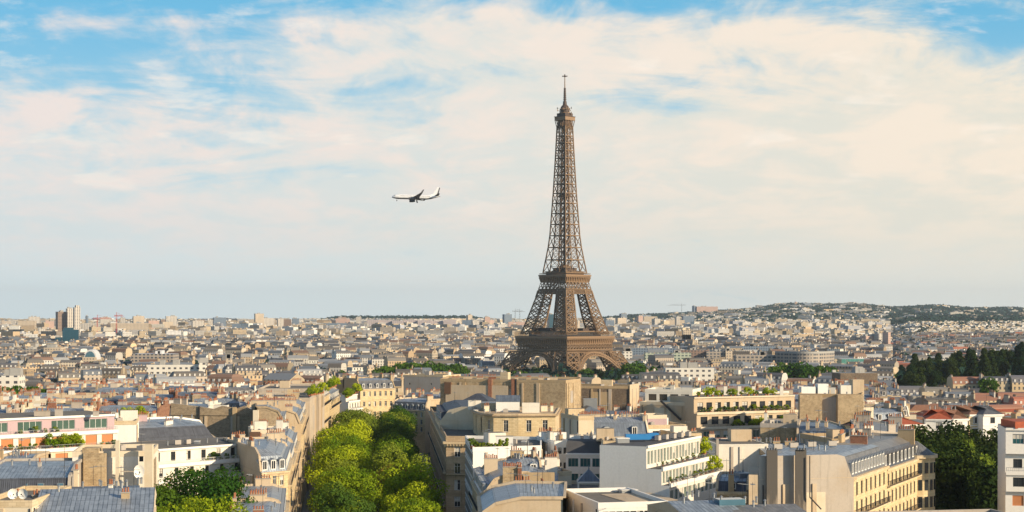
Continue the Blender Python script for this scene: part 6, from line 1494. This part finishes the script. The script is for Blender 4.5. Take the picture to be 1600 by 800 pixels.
for i in range(34):
    px = rr.uniform(1436, 1566); Y = rr.uniform(325, 425)
    py = 672+rr.uniform(-10, 14)+(425-Y)*.50; g = ground(WX(px, Y), Y); s = max(1.0, (WZ(py, Y)-g)/15.0)
    put_tree(rr.choice(T_DARK), WX(px, Y), Y, s, 'dense dark tree in the grove below the red roofed villas', G, mat_='leaf_mid' if i % 7 == 0 else None)
for i in range(84):
    px = rr.uniform(1384, 1625); Y = rr.uniform(1050, 1330); x = WX(px, Y)
    put_tree(rr.choice(T_CON + T_DARK), x, Y, rr.uniform(.9, 1.3), 'dark tree in the wood on the mound behind the villas', 'trees of the dark wood at right')
for (a0, a1, y0, y1), n, lab, gp in ((PARKS[0], 32, 'green tree in the park strip left of the tower', 'trees of the park strip left of the tower'), (PARKS[1], 24, 'green tree in the clump before the curved office', 'trees before the curved office'), (PARKS[2], 16, 'green tree in the row at the left edge', 'green row at the left edge'), (PARKS[3], 46, 'green tree around the foot of the lattice tower', 'trees around the tower foot'), (PARKS[4], 6, 'green tree right of the tower foot', 'trees right of the tower foot')):
    for i in range(n):
        px = rr.uniform(a0, a1); Y = rr.uniform(y0, y1); x = WX(px, Y)
        put_tree(rr.choice(T_MID), x, Y, (rr.uniform(2.3, 2.8) if Y < 1500 else rr.uniform(1.4, 1.8)) if Y > 1000 else 2.1, lab, gp)
for i in range(26):
    Y = rr.uniform(560, 1500); x = rr.uniform(-.3, .3)*Y
    if not avenue(x, Y): put_tree(rr.choice(T_MID), x, Y, rr.uniform(1.4, 2.0), 'green courtyard treetop rising between the packed roofs', 'courtyard trees between the roofs')
def woodland():
    r = random.Random(21); v = []; f = []
    def blob(x, y, z, R_, n, q):
        for _ in range(n):
            u = r.uniform(0, 6.283); w = r.uniform(-.2, 1); s = math.sqrt(1-w*w); nn = Vector((s*math.cos(u), s*math.sin(u), w)); p = Vector((x, y, z)) + nn*R_*r.uniform(.7, 1.05)
            nn = (nn+Vector((r.gauss(0, .4), r.gauss(0, .4), r.gauss(0, .3)))).normalized(); t1 = nn.cross(Vector((r.gauss(0, 1), r.gauss(0, 1), r.gauss(0, 1)))).normalized()*q; t2 = nn.cross(t1); i = len(v)
            v.extend([p-t1-t2, p+t1-t2, p+t1+t2, p-t1+t2]); f.append((i, i+1, i+2, i+3))
    for _ in range(15000):
        Y = 5000+5200*r.random()**.8; px = r.uniform(940, 1640) if r.random() < .9 else r.uniform(480, 940); x = WX(px, Y)
        if px < 940: Y = r.uniform(7500, 9500); x = WX(px, Y)
        R_ = r.uniform(8, 17); blob(x, Y, ground(x, Y)+R_*.35, R_, 14, R_*.28)
    for _ in range(5000):
        Y = r.uniform(1100, 5600); px = r.uniform(-20, 1620); x = WX(px, Y)
        if px > 1380 or r.random() < .5: R_ = r.uniform(4, 10); blob(x, Y, ground(x, Y)+(r.uniform(11, 17) if px < 1380 else 6), R_, 18, R_*.24)
    me = bpy.data.meshes.new('woodland'); me.from_pydata(v, [], f); me.materials.append(M['leaf_far']); tag(new_obj('woodland', me), kind='stuff')
woodland()

# ------------------------------------------------------------------ parked cars on the avenue
def car_meshes():
    b = MB(); prof = [(-2.1, .35), (-2.15, .75), (-1.9, .95), (-1.2, 1.0), (-.7, 1.42), (.9, 1.45), (1.55, 1.0), (2.1, .85), (2.15, .4)]; hw = .86
    for i in range(len(prof)):
        (x0, z0), (x1, z1) = prof[i], prof[(i+1) % len(prof)]; k = lambda z: hw*(.82 if z > 1.1 else 1); b.face([(x0, -k(z0), z0), (x1, -k(z1), z1), (x1, k(z1), z1), (x0, k(z0), z0)], 0)
    for s in (-1, 1):
        P_ = [(x, s*hw*(.82 if z > 1.1 else 1), z) for x, z in prof]; b.face(P_[::-s] if s > 0 else P_, 0)
    g = MB()
    for s in (-1, 1): P_ = [(-1.1, s*.83, 1.02), (1.35, s*.83, 1.02), (.85, s*.74, 1.38), (-.65, s*.74, 1.38)]; g.face(P_ if s < 0 else P_[::-1], 0)
    g.face([(1.57, -.7, 1.02), (1.57, .7, 1.02), (.95, .6, 1.42), (.95, -.6, 1.42)], 0); g.face([(-1.22, .7, 1.02), (-1.22, -.7, 1.02), (-.75, -.6, 1.4), (-.75, .6, 1.4)], 0)
    w = MB()
    for i in range(12):
        t0, t1 = 2*math.pi*i/12, 2*math.pi*(i+1)/12; p = lambda t, y: (.33*math.cos(t), y, .33*math.sin(t)); w.face([p(t0, -.1), p(t1, -.1), p(t1, .1), p(t0, .1)], 0)
    for y in (-.1, .1): w.face([(.33*math.cos(2*math.pi*i/12), y, .33*math.sin(2*math.pi*i/12)) for i in range(12)], 0)
    return g.mesh('windows', ['glass_dark']), w.mesh('wheel', ['dark_metal']), b
gm_, wm_, bb_ = car_meshes()
for i, (c_, nm) in enumerate([('white_paint', 'white'), ('dark_metal', 'black'), ('grey_metal', 'silver'), ('red_cloth', 'red')]):
    me = bb_.mesh('body', [c_])
    for k, y in enumerate((418, 446, 474, 502)):
        y += i*6.5; side = -1 if (i+k) % 2 else 1; ln = interp(LEFTL if side < 0 else RIGHTL, y); x = ln+7.3 if side < 0 else ln-7.3
        t = thing('parked_car', '%s car parked under the avenue trees on the %s side' % (nm, 'left' if side < 0 else 'right'), 'car', (x, y, ground(x, y)+.07), R(94), nm + ' cars parked on the ' + ('left' if side < 0 else 'right') + ' of the avenue')
        for n_, m_ in (('body', me), ('windows', gm_)): o = new_obj(n_, m_); o.parent = t
        for wx in (-1.35, 1.35):
            for wy in (-.8, .8): o = new_obj('wheel', wm_); o.parent = t; o.location = (wx, wy, .33)

# ------------------------------------------------------------------ the airliner
def airliner():
    Y = 1350.0; zc_ = WZ(308, Y); xc = WX(650, Y)
    t = thing('airliner', 'white twin engine passenger jet with upturned wingtips and lowered wheels flying left in the sky', 'airplane', (xc, Y, zc_), 0)
    t.rotation_euler = (R(-7), R(1.5), 0)
    b = MB(); st = [(-19.6, .05, -.55), (-19.2, .55, -.45), (-18.2, 1.15, -.2), (-16.5, 1.7, 0), (-14, 1.95, 0), (8, 1.95, 0), (12, 1.65, .3), (16, 1.0, .85), (19.0, .35, 1.3)]; n = 20
    for (x0, r0, c0), (x1, r1, c1) in zip(st, st[1:]):
        for i in range(n):
            a0, a1 = 2*math.pi*i/n, 2*math.pi*(i+1)/n; p = lambda x, r, c, a: (x, r*math.cos(a), c+r*math.sin(a))
            b.face([p(x0, r0, c0, a0), p(x1, r1, c1, a0), p(x1, r1, c1, a1), p(x0, r0, c0, a1)], 1 if math.sin((a0+a1)/2) < -.5 else 0)
    o = b.build('fuselage', ['jet_white', 'jet_grey']); o.parent = t
    for s in (-1, 1):
        w = MB(); sec = [(0, -4.5, 3.0, -1.3, .9), (s*5, -2.2, 3.2, -.95, .6), (s*16.5, 4.4, 6.2, .35, .22)]
        for (y0, a0, c0, z0, h0), (y1, a1, c1, z1, h1) in zip(sec, sec[1:]):
            L0 = [(a0, y0, z0), (a0+(c0-a0)*.35, y0, z0+h0*.5), (c0, y0, z0), (a0+(c0-a0)*.35, y0, z0-h0*.5)]; L1 = [(a1, y1, z1), (a1+(c1-a1)*.35, y1, z1+h1*.5), (c1, y1, z1), (a1+(c1-a1)*.35, y1, z1-h1*.5)]
            for i in range(4): j = (i+1) % 4; w.face([L0[i], L0[j], L1[j], L1[i]], 0)
        o = w.build('wing', ['jet_grey']); o.parent = t
        w = MB(); w.face([(4.4, s*16.5, .35), (6.2, s*16.5, .35), (7.4, s*17.3, 2.9), (6.5, s*17.3, 2.9)], 0); w.face([(4.4, s*16.62, .35), (6.5, s*17.42, 2.9), (7.4, s*17.42, 2.9), (6.2, s*16.62, .35)], 0)
        w2 = w.build('winglet', ['jet_grey']); w2.parent = o
        e = MB()
        for x0, x1, r0, r1 in ((-5.6, -4.8, .95, 1.1), (-4.8, -2.6, 1.1, 1.0), (-2.6, -1.0, 1.0, .55)):
            for i in range(14):
                a0, a1 = 2*math.pi*i/14, 2*math.pi*(i+1)/14; e.face([(x0, s*5.2+r0*math.cos(a0), -2.3+r0*math.sin(a0)), (x1, s*5.2+r1*math.cos(a0), -2.3+r1*math.sin(a0)), (x1, s*5.2+r1*math.cos(a1), -2.3+r1*math.sin(a1)), (x0, s*5.2+r0*math.cos(a1), -2.3+r0*math.sin(a1))], 0)
        e.box((-2.5, s*5.2, -1.7), (3, .3, .9), 0, 0); o = e.build('engine', ['jet_grey']); o.parent = t
        w = MB(); q = [(14.8, 0, 1.5), (18.4, 0, 1.5), (19.4, s*7, 2.2), (17.9, s*7, 2.2)]; w.face(q, 0); w.face([(x, y, z-.18) for x, y, z in q[::-1]], 0); o = w.build('tailplane', ['jet_grey']); o.parent = t
        g = MB(); g.beam((.9, s*2.8, -1.5), (.9, s*2.8, -3.6), .3); 
        for k in (-.3, .3):
            for i in range(10): a0, a1 = 2*math.pi*i/10, 2*math.pi*(i+1)/10; g.face([(.9, s*2.8+k, -3.6), (.9+.6*math.cos(a0), s*2.8+k, -3.6+.6*math.sin(a0)), (.9+.6*math.cos(a1), s*2.8+k, -3.6+.6*math.sin(a1))], 0)
            g.box((.9, s*2.8+k, -4.1), (.9, .3, .95), 0, 0)
        o = g.build('landing_gear', ['dark_metal']); o.parent = t
    g = MB(); g.beam((-15.4, 0, -1.7), (-15.4, 0, -3.2), .2); g.box((-15.4, 0, -3.6), (.7, .5, .7), 0, 0); o = g.build('nose_gear', ['dark_metal']); o.parent = t
    f = MB(); prof = [(10.2, 1.9), (13.8, 2.9), (17.0, 8.6), (19.2, 8.6), (18.0, 1.6)]
    f.face([(x, -.16, z) for x, z in prof], 0); f.face([(x, .16, z) for x, z in prof[::-1]], 0)
    for (x0, z0), (x1, z1) in zip(prof, prof[1:]+prof[:1]): f.face([(x0, -.16, z0), (x0, .16, z0), (x1, .16, z1), (x1, -.16, z1)], 0)
    rdd = [(16.7, 1.9), (18.5, 8.3), (19.3, 8.3), (18.0, 1.9)]; f.face([(x, -.19, z) for x, z in rdd], 1)
    o = f.build('tail_fin', ['jet_white', 'jet_grey']); o.parent = t
    c = MB()
    for i in range(26): c.face([(-13+i*.95, -1.93, .35), (-12.6+i*.95, -1.93, .35), (-12.6+i*.95, -1.88, .75), (-13+i*.95, -1.88, .75)], 0)
    c.face([(-17.6, -1.3, .75), (-16.9, -1.5, .75), (-16.8, -1.2, 1.15), (-17.4, -1.05, 1.1)], 0)
    o = c.build('cabin_windows', ['dark_metal']); o.parent = t
flat('jet_white', (.80, .81, .83), .35); flat('jet_grey', (.12, .12, .13), .4)
airliner()

# ------------------------------------------------------------------ the air between here and the hills
def haze():
    m = bpy.data.materials.new('haze'); m.use_nodes = True; t = NT(m.node_tree); t.n.remove(t.n['Principled BSDF'])
    v = t.node('ShaderNodeVolumePrincipled'); v.inputs['Color'].default_value = (.78, .90, 1.0, 1); v.inputs['Density'].default_value = HAZE; v.inputs['Anisotropy'].default_value = .25
    t.l.new(v.outputs[0], t.n['Material Output'].inputs['Volume'])
    b = MB(); b.prism([(-9000, -300), (9000, -300), (9000, 16000), (-9000, 16000)], -12, 345, 0, bottom=True)
    me = b.mesh('haze', [m]); o = new_obj('haze', me); tag(o, kind='stuff')
HAZE = 0.000036
haze()
